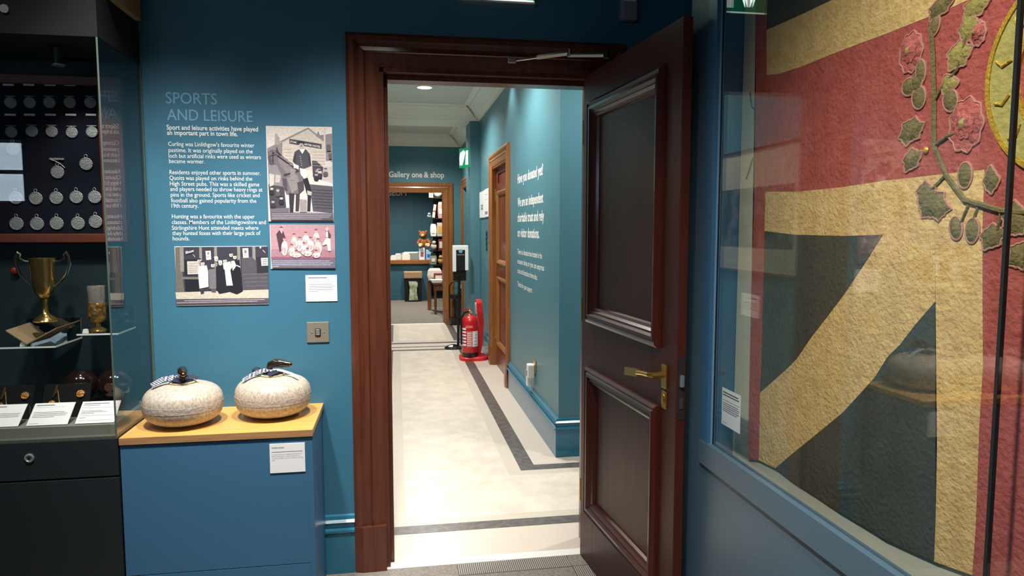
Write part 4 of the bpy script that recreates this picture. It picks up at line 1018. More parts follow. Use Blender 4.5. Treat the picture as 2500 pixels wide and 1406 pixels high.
# embroidery, raised
EX = .0045
M_OUTL = mat('faded_pink_cord', '#a8776a', .8)
def stem(pts, r=.004):
    P3 = [pX(x, y, FX) for x, y in pts]
    obj('embroidered_stem', B().tube([Vector((FX - .002, p.y, p.z)) for p in P3], r, 6), M_LEAF, fl)
stem([(2276, 60), (2280, 124), (2283, 249), (2283, 356), (2312, 427), (2358, 488), (2447, 514), (2520, 520)], .005)
stem([(2283, 249), (2300, 215), (2340, 170), (2365, 80)], .003)
stem([(2283, 356), (2320, 330), (2355, 320)], .003)
stem([(2312, 427), (2270, 470), (2260, 520)], .003); stem([(2368, 498), (2350, 540), (2336, 560)], .0025); stem([(2390, 505), (2378, 540), (2376, 560)], .0025)
stem([(2447, 514), (2440, 560), (2420, 590)], .003)
def leaf(px, py, ry, rz_, ang, m, lobes=0, parent=None, name='embroidered_leaf', lift=.002):
    p = pX(px, py, FX); n = 36; pts = []
    for i in range(n):
        a = 2 * math.pi * i / n
        k = 1 + ((.11 * math.cos(lobes * a + ang) + .07 * math.cos(lobes * 2 * a) + .06 * math.cos(3 * a + 1)) if 0 < lobes < 8 else (.07 * math.cos(lobes * a) if lobes else 0))
        u, v = ry * math.cos(a) * k, rz_ * math.sin(a) * k
        pts.append(Vector((FX - lift, p.y - (u * math.cos(ang) - v * math.sin(ang)), p.z + u * math.sin(ang) + v * math.cos(ang))))
    bb = B(); c0 = bb.bm.verts.new((FX - lift - EX, p.y, p.z)); o1 = [bb.bm.verts.new(q) for q in pts]
    mid = [bb.bm.verts.new(Vector((FX - lift - EX * .75, (q.y + p.y) / 2, (q.z + p.z) / 2))) for q in pts]
    for i in range(n):
        j = (i + 1) % n
        bb.bm.faces.new([o1[i], o1[j], mid[j], mid[i]]); bb.bm.faces.new([mid[i], mid[j], c0])
    bb.smooth = True
    o_ = obj(name, bb, m, parent or fl)
    if parent is None and name != 'embroidered_berry':
        obj('couched_outline', B().tube([Vector((FX - .0012, p.y + (q.y - p.y) * 1.04, p.z + (q.z - p.z) * 1.04)) for q in pts], .0022, 5, loop=True), M_OUTL, o_)
    return o_
for x, y, a_, b_, an, m, lo in [(2343, 135, .026, .022, .3, M_LEAFL, 5), (2319, 205, .018, .016, 0, M_LEAFL, 3), (2322, 245, .016, .020, .4, M_LEAF, 0), (2222, 212, .019, .016, 0, M_LEAF, 0), (2240, 200, .015, .018, 0, M_LEAF, 0), (2245, 238, .017, .021, .2, M_LEAF, 0),
                             (2226, 320, .030, .022, .3, M_LEAF, 6), (2228, 390, .024, .018, .5, M_LEAF, 5), (2250, 175, .012, .022, .1, M_LEAF, 0), (2284, 62, .012, .018, -.3, M_LEAF, 0), (2280, 500, .036, .026, -.2, M_LEAF, 6),
                             (2262, 475, .022, .022, .4, M_LEAF, 5), (2336, 557, .014, .020, .2, M_LEAF, 0), (2376, 563, .014, .021, -.1, M_LEAF, 0), (2358, 428, .015, .022, 0, M_LEAF, 0), (2422, 440, .014, .020, .1, M_LEAF, 4), (2425, 578, .024, .018, .5, M_LEAF, 5),
                             (2368, 68, .020, .024, 0, M_LEAFL, 6), (2385, 15, .026, .018, .2, M_LEAFL, 5), (2480, 536, .024, .026, .4, M_LEAF, 5), (2492, 625, .020, .020, 0, M_LEAF, 5), (2300, 15, .03, .016, .3, M_LEAF, 5)]:
    leaf(x, y, a_, b_, an, m, lo)
for x, y, r in [(2226, 128, .028), (2360, 305, .034), (2390, 82, .015)]:
    o = leaf(x, y, r * 1.05, r * 1.3, 0, M_ROSEP, 9, name='embroidered_rose')
    leaf(x, y - 3, r * .6, r * .75, .5, mat('dusky_rose_embroidery', '#8e4a44', .8, bump=(160, .9)), 5, o, 'rose_petals', .005)
    leaf(x, y, r * .84, r * 1.04, .8, MATS['dusky_rose_embroidery'], 7, o, 'rose_petals', .003)
    leaf(x, y - 2, r * .62, r * .78, .2, M_ROSEP, 9, o, 'rose_petals', .0062)
    leaf(x, y - 3, r * .40, r * .5, .6, MATS['dusky_rose_embroidery'], 7, o, 'rose_petals', .0082)
    leaf(x, y - 3, r * .24, r * .30, 0, M_LEAFL, 0, o, 'rose_heart', .010)
leaf(2262, 367, .007, .007, 0, M_GOLDT, 0, name='embroidered_berry')
# garter ring: circle on the cloth, centre to the right of the frame
gy, gz, gr = 1.051 - .165, 1.690, .165
def annulus(r0, r1, x, th, n=64):
    bb = B(); rr = []
    for k in range(n):
        a = 2 * math.pi * k / n
        rr.append([Vector((x, gy + r * math.cos(a), gz + r * math.sin(a))) + Vector((dx, 0, 0)) for r, dx in ((r0, 0), (r0, -th), (r1, -th), (r1, 0))])
    return bb.rings(rr, loop=True)
gt = obj('garter_ring', annulus(gr - .055, gr, FX, .003), mat('pale_olive_garter', '#a89f5c', .7, var=(30, '#8f8748', .3), bump=(90, .8)), fl)
obj('gold_cord', annulus(gr - .004, gr + .004, FX, .0055), M_GOLDT, gt); obj('gold_cord', annulus(gr - .059, gr - .051, FX, .0055), M_GOLDT, gt)
for k in range(14):
    a = 2 * math.pi * (k + .4) / 14; r = gr - .0275
    c0 = Vector((FX - .004, gy + r * math.cos(a), gz + r * math.sin(a))); tt = Vector((0, -math.sin(a), math.cos(a))); nn = Vector((0, math.cos(a), math.sin(a)))
    obj('gold_stitch', B().tube([c0 + nn * .015 + tt * .006, c0 + nn * .002 - tt * .002, c0 - nn * .014 + tt * .008], .0028, 6), M_GOLDT, gt)

# ==================================================================== CORRIDOR
tU = Vector((0, -1, 0))
def text_words(parent, name, s, org, u, v, width, height, bold, m):
    b = text_into(B(), s, org, u, v, width, height, bold)
    u = Vector(u)
    iv = sorted((min((q.co.dot(u)) for q in f.verts), max((q.co.dot(u)) for q in f.verts)) for f in b.bm.faces)
    gap = height * .17; cuts = []; end = iv[0][1]
    for a, c in iv:
        if a > end + gap: cuts.append((a + end) / 2)
        end = max(end, c)
    groups = {}
    for f in b.bm.faces:
        k = sum(1 for c in cuts if f.verts[0].co.dot(u) > c); groups.setdefault(k, []).append([q.co.copy() for q in f.verts])
    for k in sorted(groups):
        nb = B()
        for pts in groups[k]: nb.face(pts)
        bmesh.ops.remove_doubles(nb.bm, verts=nb.bm.verts, dist=1e-6)
        obj(name, nb, m, parent)
    b.bm.free()
def wallX_words(name, label, lines, X, m, cat):
    p0 = pX(lines[0][1], lines[0][2], X); t = thing(name, (X, p0.y, p0.z), label, cat)
    for s, x0, yb, x1, cap, bold in lines:
        a = pX(x0, yb, X); c = pX(x1, yb, X)
        obj('text_line', text_into(B(), s, (X - .0004, a.y, a.z), tU, UP, a.y - c.y, cap, bold), m, t)
    return t
za1 = pX(1264, 448, XR).z
def dl(s, z, y1, cap, bold): return (s, z, y1, cap, bold)
t = thing('donation_text', (XR, 5.76, 1.0), 'white donation appeal lettering on the teal corridor wall', 'text panel')
for s, z, y1, cap, bold in [('Have you donated yet?', 1.815, 4.74, .075, .02), ('We are an independent', 1.625, 4.73, .072, .02), ('charitable trust and rely', 1.50, 4.70, .072, .02), ('on visitor donations.', 1.377, 4.86, .072, .02),
                            ('There is a donation box located in the', 1.235, 4.76, .042, .01), ('museum shop or you can express', 1.155, 4.69, .042, .01), ('cards and donations there also.', 1.075, 4.92, .042, .01), ('Thanks for your support.', .965, 5.11, .042, .01)]:
    text_words(t, 'text_word', s, (XR - .0004, 5.755, z), tU, UP, 5.755 - y1, cap, bold, M_WHITE)
# end wall words
p0 = pY(949, 432, 10.6); p1 = pY(1084, 432, 10.6)
t = thing('gallery_sign', (p0.x, 10.6, p0.z), 'white lettering Gallery one & shop above the oak doorway', 'sign')
for s_, a_, c_ in (('Gallery', 949.5, 1000.5), ('one', 1005, 1031), ('&', 1035, 1046.5), ('shop', 1051, 1084.5)):
    q0 = pY(a_, 432, 10.6); q1 = pY(c_, 432, 10.6)
    obj('sign_word', text_into(B(), s_, (q0.x, 10.5993, p0.z), WD, UP, q1.x - q0.x, .083, .022), M_WHITE, t)

# downlights
def downlight(x, y, z, r, label, cat='downlight'):
    t = thing('downlight', (x, y, z), label, cat, 'recessed ceiling lights')
    obj('bezel', B().lathe([(r * .8, 0), (r, 0), (r, -.006), (r * .88, -.012), (r * .8, -.004)], (x, y, z + .015), 28), M_WHITE, t)
    obj('lens', B().lathe([(.004, 0), (r * .8, 0), (r * .8, .004), (.004, .004)], (x, y, z + .009), 24), M_LAMPON, t)
for i, (x, y, z, pw) in enumerate(DOWNLIGHTS):
    downlight(x, y, z, .085, ['round white downlight in the corridor ceiling, seen through the doorway', 'round downlight in the corridor ceiling above the donation text', 'round downlight just inside the mahogany doorway', 'round downlight in the side lobby ceiling', 'round downlight in the ceiling beyond the beam'][i])
for i, (x, y, z, pw) in enumerate(WASHERS):
    downlight(x, y, z, .04, ['small wall washer near the corridor corner', 'small wall washer near the panelled corridor door'][i], 'wall washer')
for i, (x, y, z, pw) in enumerate(SHOP_LAMPS):
    downlight(x, y, z, .08, ['round downlight over the shop floor', 'round downlight over the shop shelves'][i])

# panelled door in the corridor wall
mpr = lambda u, v, h: Vector((XR - h, u, v))
t = struct('trim_3', (XR, 6.78, 0))
architrave(t, 6.16, 7.40, 0, 2.200, mpr, M_OAKC)
for y0, y1 in ((6.285, 6.302), (7.258, 7.275)): obj('jamb_lining', B().box(XR - .005, 1.14, y0, y1, 0, 2.07), M_OAKC, t)
obj('head_lining', B().box(XR - .005, 1.14, 6.285, 7.275, 2.055, 2.072), M_OAKC, t)
def panel_door(name, xf, y0, y1, top, m, mm):
    dr = struct(name, (xf, (y0 + y1) / 2, 0))
    st = .115
    rails = [(.006, .25), (.93, 1.10), (1.80, 1.90), (2.0, top)]
    for a, c in ((y0, y0 + st), (y1 - st, y1)): obj('stile', B().box(xf, xf + .042, a, c, .006, top, .001), m, dr)
    for a, c in rails: obj('rail', B().box(xf, xf + .042, y0 + st, y1 - st, a, c, .001), m, dr)
    for (a, c), (a2, c2) in zip(rails, rails[1:]):
        obj('panel', B().box(xf + .014, xf + .03, y0 + st - .005, y1 - st + .005, c - .005, a2 + .005), m, dr)
        if a2 - c > .15:
            obj('panel_moulding', rect_mould(B(), y0 + st - .02, y1 - st + .02, c - .02, a2 + .02, [(0, 0), (0, .010), (.012, .016), (.030, .010), (.040, 0), (.046, -.012), (.03, -.012)], lambda u, v, h: Vector((xf - h, u, v))), mm, dr)
    return dr
dr = panel_door('door_2', 1.035, 6.304, 7.256, 2.052, M_REDDOOR, M_OAKC)
for z in (.28, 1.72): obj('hinge', B().lathe([(.009, 0), (.009, .13)], (1.028, 7.254, z), 10), M_BRASS, dr)
# doorway further along
mpp = lambda u, v, h: Vector((.976 - h, u, v))
t = struct('trim_4', (.976, 9.8, 0))
architrave(t, 9.32, 10.35, 0, 2.15, mpp, M_OAKC)
panel_door('door_3', 1.03, 9.45, 10.22, 2.02, M_REDDOOR, M_OAKC)
# end doorway
mpe = lambda u, v, h: Vector((u, 10.6 - h, v))
t = struct('trim_5', (.28, 10.6, 0))
architrave(t, -.28, .855, 0, 2.118, mpe, M_OAKC, [(d * 1.12, h) for d, h in ARCH])
for x0, x1 in ((-.155, -.138), (.695, .714)): obj('jamb_lining', B().box(x0, x1, 10.596, 10.755, 0, 2.02), M_OAKC, t)
obj('head_lining', B().box(-.15, .71, 10.596, 10.755, 2.005, 2.022), M_OAKC, t)

# two notices beside the corridor door
for x0, x1, ytop, ybot, lab, k in ((1171, 1182, 470, 531, 'narrow white notice on the corridor wall, the farther of two', 0), (1183, 1193.5, 463, 529, 'white notice next to the oak corridor door frame, the nearer of two', 1)):
    a = pX(x0, ytop, XR - .01); c = pX(x1, ybot, XR - .01)
    t = thing('wall_notice', (XR, (a.y + c.y) / 2, c.z), lab, 'notice', 'white notices on the corridor wall')
    obj('notice_board', B().box(XR - .014, XR - .0005, c.y, a.y, c.z, a.z, .002), M_PLASTW, t)
    b = B()
    for i, v in enumerate(((.30, .40), (.42, .5)) if k == 0 else ((.80, .81), (.62, .63), (.10, .20))):
        zz0, zz1 = c.z + (a.z - c.z) * v[0], c.z + (a.z - c.z) * v[1]
        b.box(XR - .0150, XR - .0139, c.y + .08, c.y + .26 if k == 0 else c.y + .3, zz0, zz1)
    obj('printed_mark', b, M_INK, t)
# hanging dark hook below the notices
b = B()
for k in range(4): b.tube([(XR - .012 + .004 * math.cos(a), 7.72 + .035 * math.cos(a), 1.39 - k * .055 + .030 * math.sin(a)) for a in [i * math.pi / 6 for i in range(12)]], .006, 6, loop=True)
tag(obj('chain_links', b, mat('dull_teal_metal', '#28505c', .35, .6)), 'short dark metal chain hanging below the corridor notices', 'chain')

# exit sign in the corridor
t = thing('exit_sign', (.832, 8.62, 2.185), 'green running man exit sign projecting from the far corridor wall', 'exit sign')
ra = math.radians(-58)
Rm = Matrix.Rotation(ra, 3, 'Z')
ctr = Vector((.832, 8.62, 2.185))
def rb(x0, x1, y0, y1, z0, z1):
    bb = B().box(x0, x1, y0, y1, z0, z1); bb.bm.transform(Matrix.Translation(ctr) @ Rm.to_4x4()); return bb
obj('housing', rb(-.10, .10, .0, .05, 0, .235), M_GREEN, t)
obj('lit_face', rb(-.095, .095, -.003, 0, .006, .229), M_GREEN, t)
bb = B()
for pts in ([(-.08, .03), (-.03, .03), (.0, .09), (-.01, .14), (.03, .18), (.0, .21), (-.07, .18), (-.085, .12)], [(.03, .03), (.085, .03), (.085, .20), (.045, .20)]):
    bb.prism([Vector((x, -.0035, z)) for x, z in pts], (0, -.001, 0))
bb.bm.transform(Matrix.Translation(ctr) @ Rm.to_4x4()); obj('pictogram', bb, M_SIGNW, t)
obj('mount', B().box(.85, .8899, 8.60, 8.66, 2.28, 2.34), M_PLASTIC, t)

# socket with a plugged in air freshener
p = pX(1304, 880, XR)
t = thing('wall_socket', (XR, 5.03, .40), 'brass wall socket low on the corridor wall', 'socket')
obj('face_plate', B().box(XR - .006, XR, 4.955, 5.055, .385, .475, .002), mat('brass_socket_plate', '#b08b52', .3, .9), t)
obj('switch', B().box(XR - .010, XR - .005, 4.985, 5.005, .44, .455), M_PLASTW, t)
t = thing('plug_in_device', (XR, 5.05, .33), 'white plug-in unit in the brass corridor socket', 'plug-in unit')
obj('body', B().box(XR - .055, XR - .0062, 4.985, 5.060, .345, .445, .008), M_PLASTW, t)
obj('lower_bottle', B().box(XR - .055, XR - .020, 5.02, 5.075, .275, .40, .006), M_PLASTW, t)

# fire extinguisher on its stand
ex, ey = .805, 7.62
t = thing('extinguisher_stand', (.83, 7.66, 0), 'red plastic stand behind the fire extinguisher', 'stand')
b = B()
n = 18; foot = []
for i in range(n):
    a = 2 * math.pi * i / n; foot.append(Vector((.825 + .155 * math.copysign(abs(math.cos(a)) ** .6, math.cos(a)), 7.64 + .15 * math.copysign(abs(math.sin(a)) ** .6, math.sin(a)), 0)))
b.rings([[p for p in foot], [p + Vector((0, 0, .03)) for p in foot], [Vector((.825 + (p.x - .825) * .9, 7.64 + (p.y - 7.64) * .9, .045)) for p in foot]])
obj('foot', b, M_REDP, t, smooth=False)
b = B(); prof = [(.875, .03, .06), (.905, .2, .055), (.915, .40, .055), (.905, .52, .07), (.895, .62, .065), (.89, .655, .04)]
b.rings([[Vector((x - .028, 7.70 - hw, z)), Vector((x + .035, 7.70 - hw * .8, z)), Vector((x + .035, 7.70 + hw * .8, z)), Vector((x - .028, 7.70 + hw, z))] for x, z, hw in prof])
obj('upright', b, M_REDP, t)
obj('sign_card', B().prism([Vector((.873, 7.642, .50)), Vector((.865, 7.755, .50)), Vector((.862, 7.745, .62)), Vector((.868, 7.652, .62))], (-.003, -.003, 0)), M_PAPER, t)
b = B()
for i in range(5): b.box(.861, .8665, 7.66, 7.735, .515 + i * .02, .523 + i * .02)
obj('sign_print', b, M_RED, t)
t = thing('fire_extinguisher', (ex - .04, ey - .05, .045), 'red fire extinguisher with white instruction label in the corridor', 'fire extinguisher')
cx, cyy = ex - .02, ey - .04
obj('cylinder', B().lathe([(.01, .085), (.088, .085), (.090, .10), (.090, .42), (.082, .46), (.055, .492), (.028, .502), (.02, .515)], (cx, cyy, .0), 32), M_RED, t)
obj('black_base', B().lathe([(.01, .046), (.086, .046), (.089, .052), (.089, .10), (.01, .10)], (cx, cyy, 0), 32), M_PLASTIC, t)
vl = obj('valve', B().lathe([(.015, .508), (.015, .54), (.020, .545), (.012, .56)], (cx, cyy, 0), 14), M_BRASS, t)
b = B().prism([Vector((cx - .06, cyy - .008, .555)), Vector((cx + .02, cyy - .008, .548)), Vector((cx + .02, cyy - .008, .558)), Vector((cx - .06, cyy - .008, .572))], (0, .016, 0))
b.prism([Vector((cx - .05, cyy - .008, .530)), Vector((cx + .0, cyy - .008, .535)), Vector((cx + .0, cyy - .008, .543)), Vector((cx - .05, cyy - .008, .538))], (0, .016, 0))
obj('squeeze_grip', b, M_RED, vl)
obj('pressure_gauge', B().disc((cx + .012, cyy - .018, .53), .013, .01), M_CHROME, vl)
obj('hose', B().tube([(cx - .015, cyy, .535), (cx - .06, cyy - .03, .53), (cx - .098, cyy - .04, .47), (cx - .10, cyy - .045, .30), (cx - .098, cyy - .045, .18)], .011, 8), M_PLASTIC, t)
def arc_patch(b, r, a0, a1, z0, z1, n=8):
    prev = None
    for i in range(n + 1):
        a = a0 + (a1 - a0) * i / n
        q = [b.bm.verts.new((cx + r * math.cos(a), cyy + r * math.sin(a), z)) for z in (z0, z1)]
        if prev: b.bm.faces.new([prev[0], q[0], q[1], prev[1]])
        prev = q
    return b
obj('instruction_label', arc_patch(B(), .0908, -1.35, -.35, .16, .33), M_PAPER, t)
obj('side_label', arc_patch(B(), .0908, -2.05, -1.38, .16, .33), mat('pale_red_label', '#d8848a', .5), t)
b = B()
for i in range(6): arc_patch(b, .0911, -2.9, -2.15, .17 + i * .035, .19 + i * .035, 5)
obj('icon_strip', b, M_PAPER, t)
b = B()
for i in range(7): arc_patch(b, .0912, -2.0, -1.45 - (.1 if i % 2 else 0), .175 + i * .022, .181 + i * .022, 5)
for z in (.37, .385): arc_patch(b, .0911, -2.2, -1.3, z, z + .004, 6)
obj('label_print', b, M_WHITE, t)
b = B()
for i in range(4): arc_patch(b, .0913, -1.2 + .08 * i, -.6 - .04 * i, .18 + i * .035, .186 + i * .035, 4)
obj('label_sketch', b, M_INK, t)

# hand sanitiser stand
t = thing('sanitiser_stand', (.745, 8.33, 0), 'black pole stand with white and black hand sanitiser dispenser', 'dispenser stand')
b = B(); n = 14
b.rings([[Vector((.665 + .11 * k * math.cos(2 * math.pi * i / n), 8.36 + .12 * k * math.sin(2 * math.pi * i / n), z)) for i in range(n)] for k, z in ((1, 0), (1, .012), (.72, .03), (.3, .045))])
obj('foot', b, mat('glossy_black_foot', '#101112', .15, coat=.4), t)
obj('pole', B().tube([(.725, 8.38, .02), (.732, 8.38, .5), (.745, 8.38, .86)], .017, 10), M_PLASTIC, t)
obj('back_plate', B().box(.672, .826, 8.375, 8.39, .815, 1.18, .003), M_PLASTIC, t)
dp = obj('dispenser_shell', B().box(.660, .848, 8.30, 8.375, 1.185, 1.243, .012), M_PLASTW, t)
for x0, x1, zl in ((.660, .702, .93), (.808, .848, .945)): obj('shell_side', B().box(x0, x1, 8.30, 8.375, zl, 1.20, .006), M_PLASTW, dp)
obj('front_panel', B().box(.702, .808, 8.305, 8.37, .945, 1.205, .006), M_PLASTIC, t)
obj('blue_emblem', B().disc((.755, 8.304, 1.175), .024, .003), mat('pale_blue_emblem', '#6ea3cf', .4), t)
b = B()
for z in (1.135, 1.125): b.box(.712, .798, 8.3035, 8.3055, z, z + .004)
obj('emblem_text', b, M_PLASTG, t)

# wire umbrella stand by the end doorway
t = thing('umbrella_stand', (.85, 10.42, 0), 'black arched wire umbrella stand beside the oak doorway', 'umbrella stand')
ux, uy = .865, 10.44
for z, m_ in ((.40, 'upper_ring'), (.055, 'lower_ring')):
    obj(m_, B().lathe([(.088, z), (.096, z), (.096, z + .05), (.088, z + .05)], (ux, uy, 0), 24), M_PLASTIC, t)
obj('tray', B().lathe([(.01, 0), (.09, 0), (.09, .06), (.01, .03)], (ux, uy, 0), 20), M_PLASTIC, t)
arch = [(ux - .088, uy, .05), (ux - .088, uy, .45)] + [(ux - .088 * math.cos(a), uy, .55 + .105 * math.sin(a)) for a in [i * math.pi / 8 for i in range(9)]] + [(ux + .088, uy, .45), (ux + .088, uy, .05)]
obj('arch_wire', B().tube(arch, .010, 8), M_PLASTIC, t)
for s in (-1, 1): obj('upright_wire', B().tube([(ux, uy + s * .085, .05), (ux, uy + s * .085, .44)], .008, 6), M_PLASTIC, t)
obj('blue_tag', B().disc((ux + .078, uy - .014, .575), .030, .006), mat('pale_blue_tag', '#7fb0d0', .4), t)

# framed picture on the corridor's left wall (seen in the reflection of the flag case)
t = thing('framed_picture', (-.31, 4.05, 1.17), 'large framed photograph with cream mount on the corridor wall, seen mirrored in the flag glass', 'picture')
YA, YB, ZA, ZB = 3.45, 4.65, 1.175, 1.935
mpl = lambda u, v, h: Vector((-.31 + h, u, v))
obj('frame', rect_mould(B(), YA, YB, ZA, ZB, [(0, 0), (0, .02), (.005, .026), (.012, .022), (.014, .008), (.014, 0)], mpl), M_MAHO, t)
obj('mount_card', B().box(-.309, -.302, YA + .02, YB - .02, ZA + .012, ZB - .012), mat('cream_mount_card', '#d5ccb4', .7), t)
obj('photo', B().box(-.302, -.300, YA + .10, YB - .10, ZA + .155, ZB - .24), mat('dark_old_photograph', '#23282b', .5, var=(9, '#7d807c', .08)), t)
obj('glazing', B().box(-.298, -.2965, YA + .022, YB - .022, ZA + .022, ZB - .022), M_GLASS, t)
card('corridor_label', 'white label below the framed picture, mirrored in the flag glass', (-.3095, 3.90, .90), (0, 1, 0), UP, .22, .14, [(.8, .08, .6, .04, True)] + [(.6 - i * .09, .08, .9, .03, False) for i in range(4)])

# ==================================================================== SHOP
SY = 15.2
M_TEALS = mat('shop_teal_paint', '#2f5c6d', .5, var=(2, '#2a5666', .3))
sbox('floor', mat('shop_carpet', '#77736c', .95, var=(30, '#666159', .25), bump=(200, .5)), (-2.2, 2.2, 10.6, SY, -.06, 0))
sbox('wall_shop_back', M_TEALS, (-2.2, 2.2, SY, SY + .1, 0, 2.9))
sbox('wall_shop_left', M_TEALS, (-2.3, -2.2, 10.6, SY, 0, 2.9))
sbox('wall_shop_right', M_TEALS, (1.75, 1.85, 10.6, SY, 0, 2.9))
sbox('wall_shop_front', M_TEALS, (-2.3, -.45, 10.62, 10.75, 0, 2.9), (1.14, 1.85, 10.62, 10.75, 0, 2.9))
sbox('ceiling', M_CEIL, (-2.3, 1.85, 10.62, SY, 2.80, 2.9))
obj('panel_batten', B().box(.355, .375, SY - .012, SY, .9, 2.8), M_TEALS, bpy.data.objects['wall_shop_back'])
p0 = pY(945 - 24, 477, SY); p1 = pY(992, 477, SY)
t = thing('museum_sign', (p0.x, SY, p0.z), 'white capital letters MUSEUM on the shop back wall', 'sign')
obj('text_line', text_into(B(), 'MUSEUM', (p0.x, SY - .0006, p0.z), WD, UP, p1.x - p0.x, .115, .02), M_WHITE, t)
# counter
CT = pY(1000, 638, 14.15).z
t = thing('shop_counter', (-.2, 14.4, 0), 'teal shop counter with an oak edged top', 'counter')
obj('counter_front', B().box(-1.6, .66, 14.18, 14.85, 0, CT - .05), M_TEALS, t)
obj('counter_top', B().box(-1.65, .72, 14.12, 14.9, CT - .05, CT + .025, .004), M_OAKC, t)
obj('counter_skirting', B().box(-1.6, .66, 14.168, 14.18, 0, .12, .003), M_TEALS, t)
ctz = CT + .026
def at(px, yy): return pY(px, 620, yy).x
# small things on the counter: (name, px, width, depth, height, colour, label, category)
for nm, px, yy, wd, ht, col, lab, cat in [('acrylic_tray', 1003, 14.45, .40, .13, '#7d8784', 'grey clear tray on the shop counter', 'tray'), ('card_box', 972, 14.42, .13, .10, '#cfd2cc', 'small white card box on the shop counter', 'box'),
                                          ('card_holder', 991, 14.22, .16, .11, '#e3dcc8', 'cream card holder in front of the grey counter tray', 'card holder'), ('paper_stack', 960, 14.25, .11, .07, '#d9dad6', 'little stack of white papers at the counter end', 'papers'),
                                          ('white_carton', 1030, 14.30, .11, .24, '#dfe1df', 'tall white carton under the teddy bear', 'carton'), ('blue_carton', 1046, 14.28, .10, .19, '#8fb8dd', 'white and blue carton beside the teddy bear', 'carton')]:
    x = at(px, yy)
    t = thing(nm, (x, yy, ctz), lab, cat)
    obj('body', B().box(x - wd / 2, x + wd / 2, yy - .06, yy + .06, ctz, ctz + ht, .004), mat('goods_' + nm, col, .5), t)
    obj('top_flap' if ht > .08 else 'top_sheet', B().prism([Vector((x - wd * .45, yy - .062, ctz + ht)), Vector((x + wd * .3, yy - .062, ctz + ht)), Vector((x + wd * .45, yy + .05, ctz + ht + .02)), Vector((x - wd * .3, yy + .05, ctz + ht + .02))], (0, 0, .004)), mat('pale_flap', '#dcdcd6', .6), t)
    if 'carton' in nm: obj('printed_mark', B().box(x - wd * .3, x + wd * .3, yy - .0615, yy - .0602, ctz + ht * .25, ctz + ht * .6), mat('print_' + nm, '#8d5a62' if nm[0] == 'w' else '#2f62a8', .5), t)
# teddy bear on the carton
bx_, by_, bz_ = at(1035, 14.3), 14.30, ctz + .262
t = thing('teddy_bear', (bx_, by_, bz_), 'brown plush teddy bear sitting on cartons on the shop counter', 'soft toy')
M_PLUSH = mat('ginger_plush', '#9a5f2c', .95, var=(40, '#7a4520', .25), bump=(120, 1)); M_PLUSHL = mat('cream_plush', '#d3b184', .95, bump=(120, 1))
obj('torso', B().ball((bx_, by_, bz_ + .095), .088, .075, .098), M_PLUSH, t)
hd = obj('head', B().ball((bx_ - .015, by_ - .02, bz_ + .245), .080, .072, .074), M_PLUSH, t)
obj('muzzle', B().ball((bx_ - .025, by_ - .085, bz_ + .23), .035, .03, .028), M_PLUSHL, hd)
for s in (-1, 1):
    obj('ear', B().ball((bx_ - .015 + s * .065, by_ - .01, bz_ + .305), .026, .015, .026, 10, 8), M_PLUSH, hd)
    obj('arm', B().tube([(bx_ + s * .07, by_ - .02, bz_ + .15), (bx_ + s * .115, by_ - .05, bz_ + .09), (bx_ + s * .11, by_ - .08, bz_ + .05)], [.032, .03, .026], 8), M_PLUSH, t)
    obj('leg', B().tube([(bx_ + s * .045, by_ - .03, bz_ + .04), (bx_ + s * .075, by_ - .09, bz_ + .035), (bx_ + s * .08, by_ - .13, bz_ + .045)], [.04, .038, .036], 8), M_PLUSHL, t)
# black floor box with wrapped goods
q = pZ(1009, 735, 0)
t = thing('display_bin', (q.x, 14.0, 0), 'black floor display bin with brown baskets on top and a bagged plant print', 'display bin')
x = q.x
obj('bin_body', B().box(x - .165, x + .165, 13.85, 14.15, 0, .46, .004), M_PLASTIC, t)
bk = obj('basket', B().box(x - .18, x + .18, 13.83, 14.15, .46, .585, .01), mat('woven_basket', '#8a6a48', .8, var=(60, '#b79c78', .2), bump=(60, 1), stretch=(1, 1, 3)), t)
b = B(); b.prism([Vector((x - .085, 13.846, .03)), Vector((x + .09, 13.846, .03)), Vector((x + .07, 13.846, .2)), Vector((x + .09, 13.846, .36)), Vector((x + .07, 13.846, .40)), Vector((x - .09, 13.846, .40)), Vector((x - .07, 13.846, .3))], (0, -.03, 0))
obj('bagged_goods', b, mat('pale_green_bag', '#c9d0bd', .4, var=(14, '#7d9558', .15)), t)
# wooden desk panel, table with turned leg
t = thing('shop_table', (.78, 12.1, 0), 'brown wooden table with a turned leg and side panel in the shop', 'table')
M_TAB = mat('orange_brown_table', '#8c4f24', .4, var=(5, '#6e3a18', .3), stretch=(8, 8, 1))
obj('side_panel', B().box(.535, .60, 12.36, 12.42, 0, .52, .003), M_OAKC, t)
obj('tabletop', B().box(.60, 1.25, 11.70, 12.42, .505, .535, .004), M_TAB, t)
obj('apron', B().box(.64, 1.25, 11.75, 11.775, .40, .505), M_TAB, t)
obj('leg', B().lathe([(.006, 0), (.018, 0), (.022, .04), (.014, .06), (.020, .12), (.024, .20), (.016, .235), (.026, .25), (.018, .27), (.022, .33), (.018, .37), (.026, .38), (.026, .505), (.006, .505)], (.640, 11.775, 0), 16), M_TAB, t)
obj('leg', B().lathe([(.006, 0), (.018, 0), (.022, .04), (.016, .2), (.026, .25), (.026, .505), (.006, .505)], (1.21, 11.775, 0), 12), M_TAB, t)
t = tag(obj('white_tray', B().prism([Vector((.585, 11.72, .5355)), Vector((.74, 11.72, .5355)), Vector((.76, 11.72, .578)), Vector((.565, 11.72, .578))], (0, .25, 0)), M_PLASTW), 'white shallow tray at the front of the shop table', 'tray')
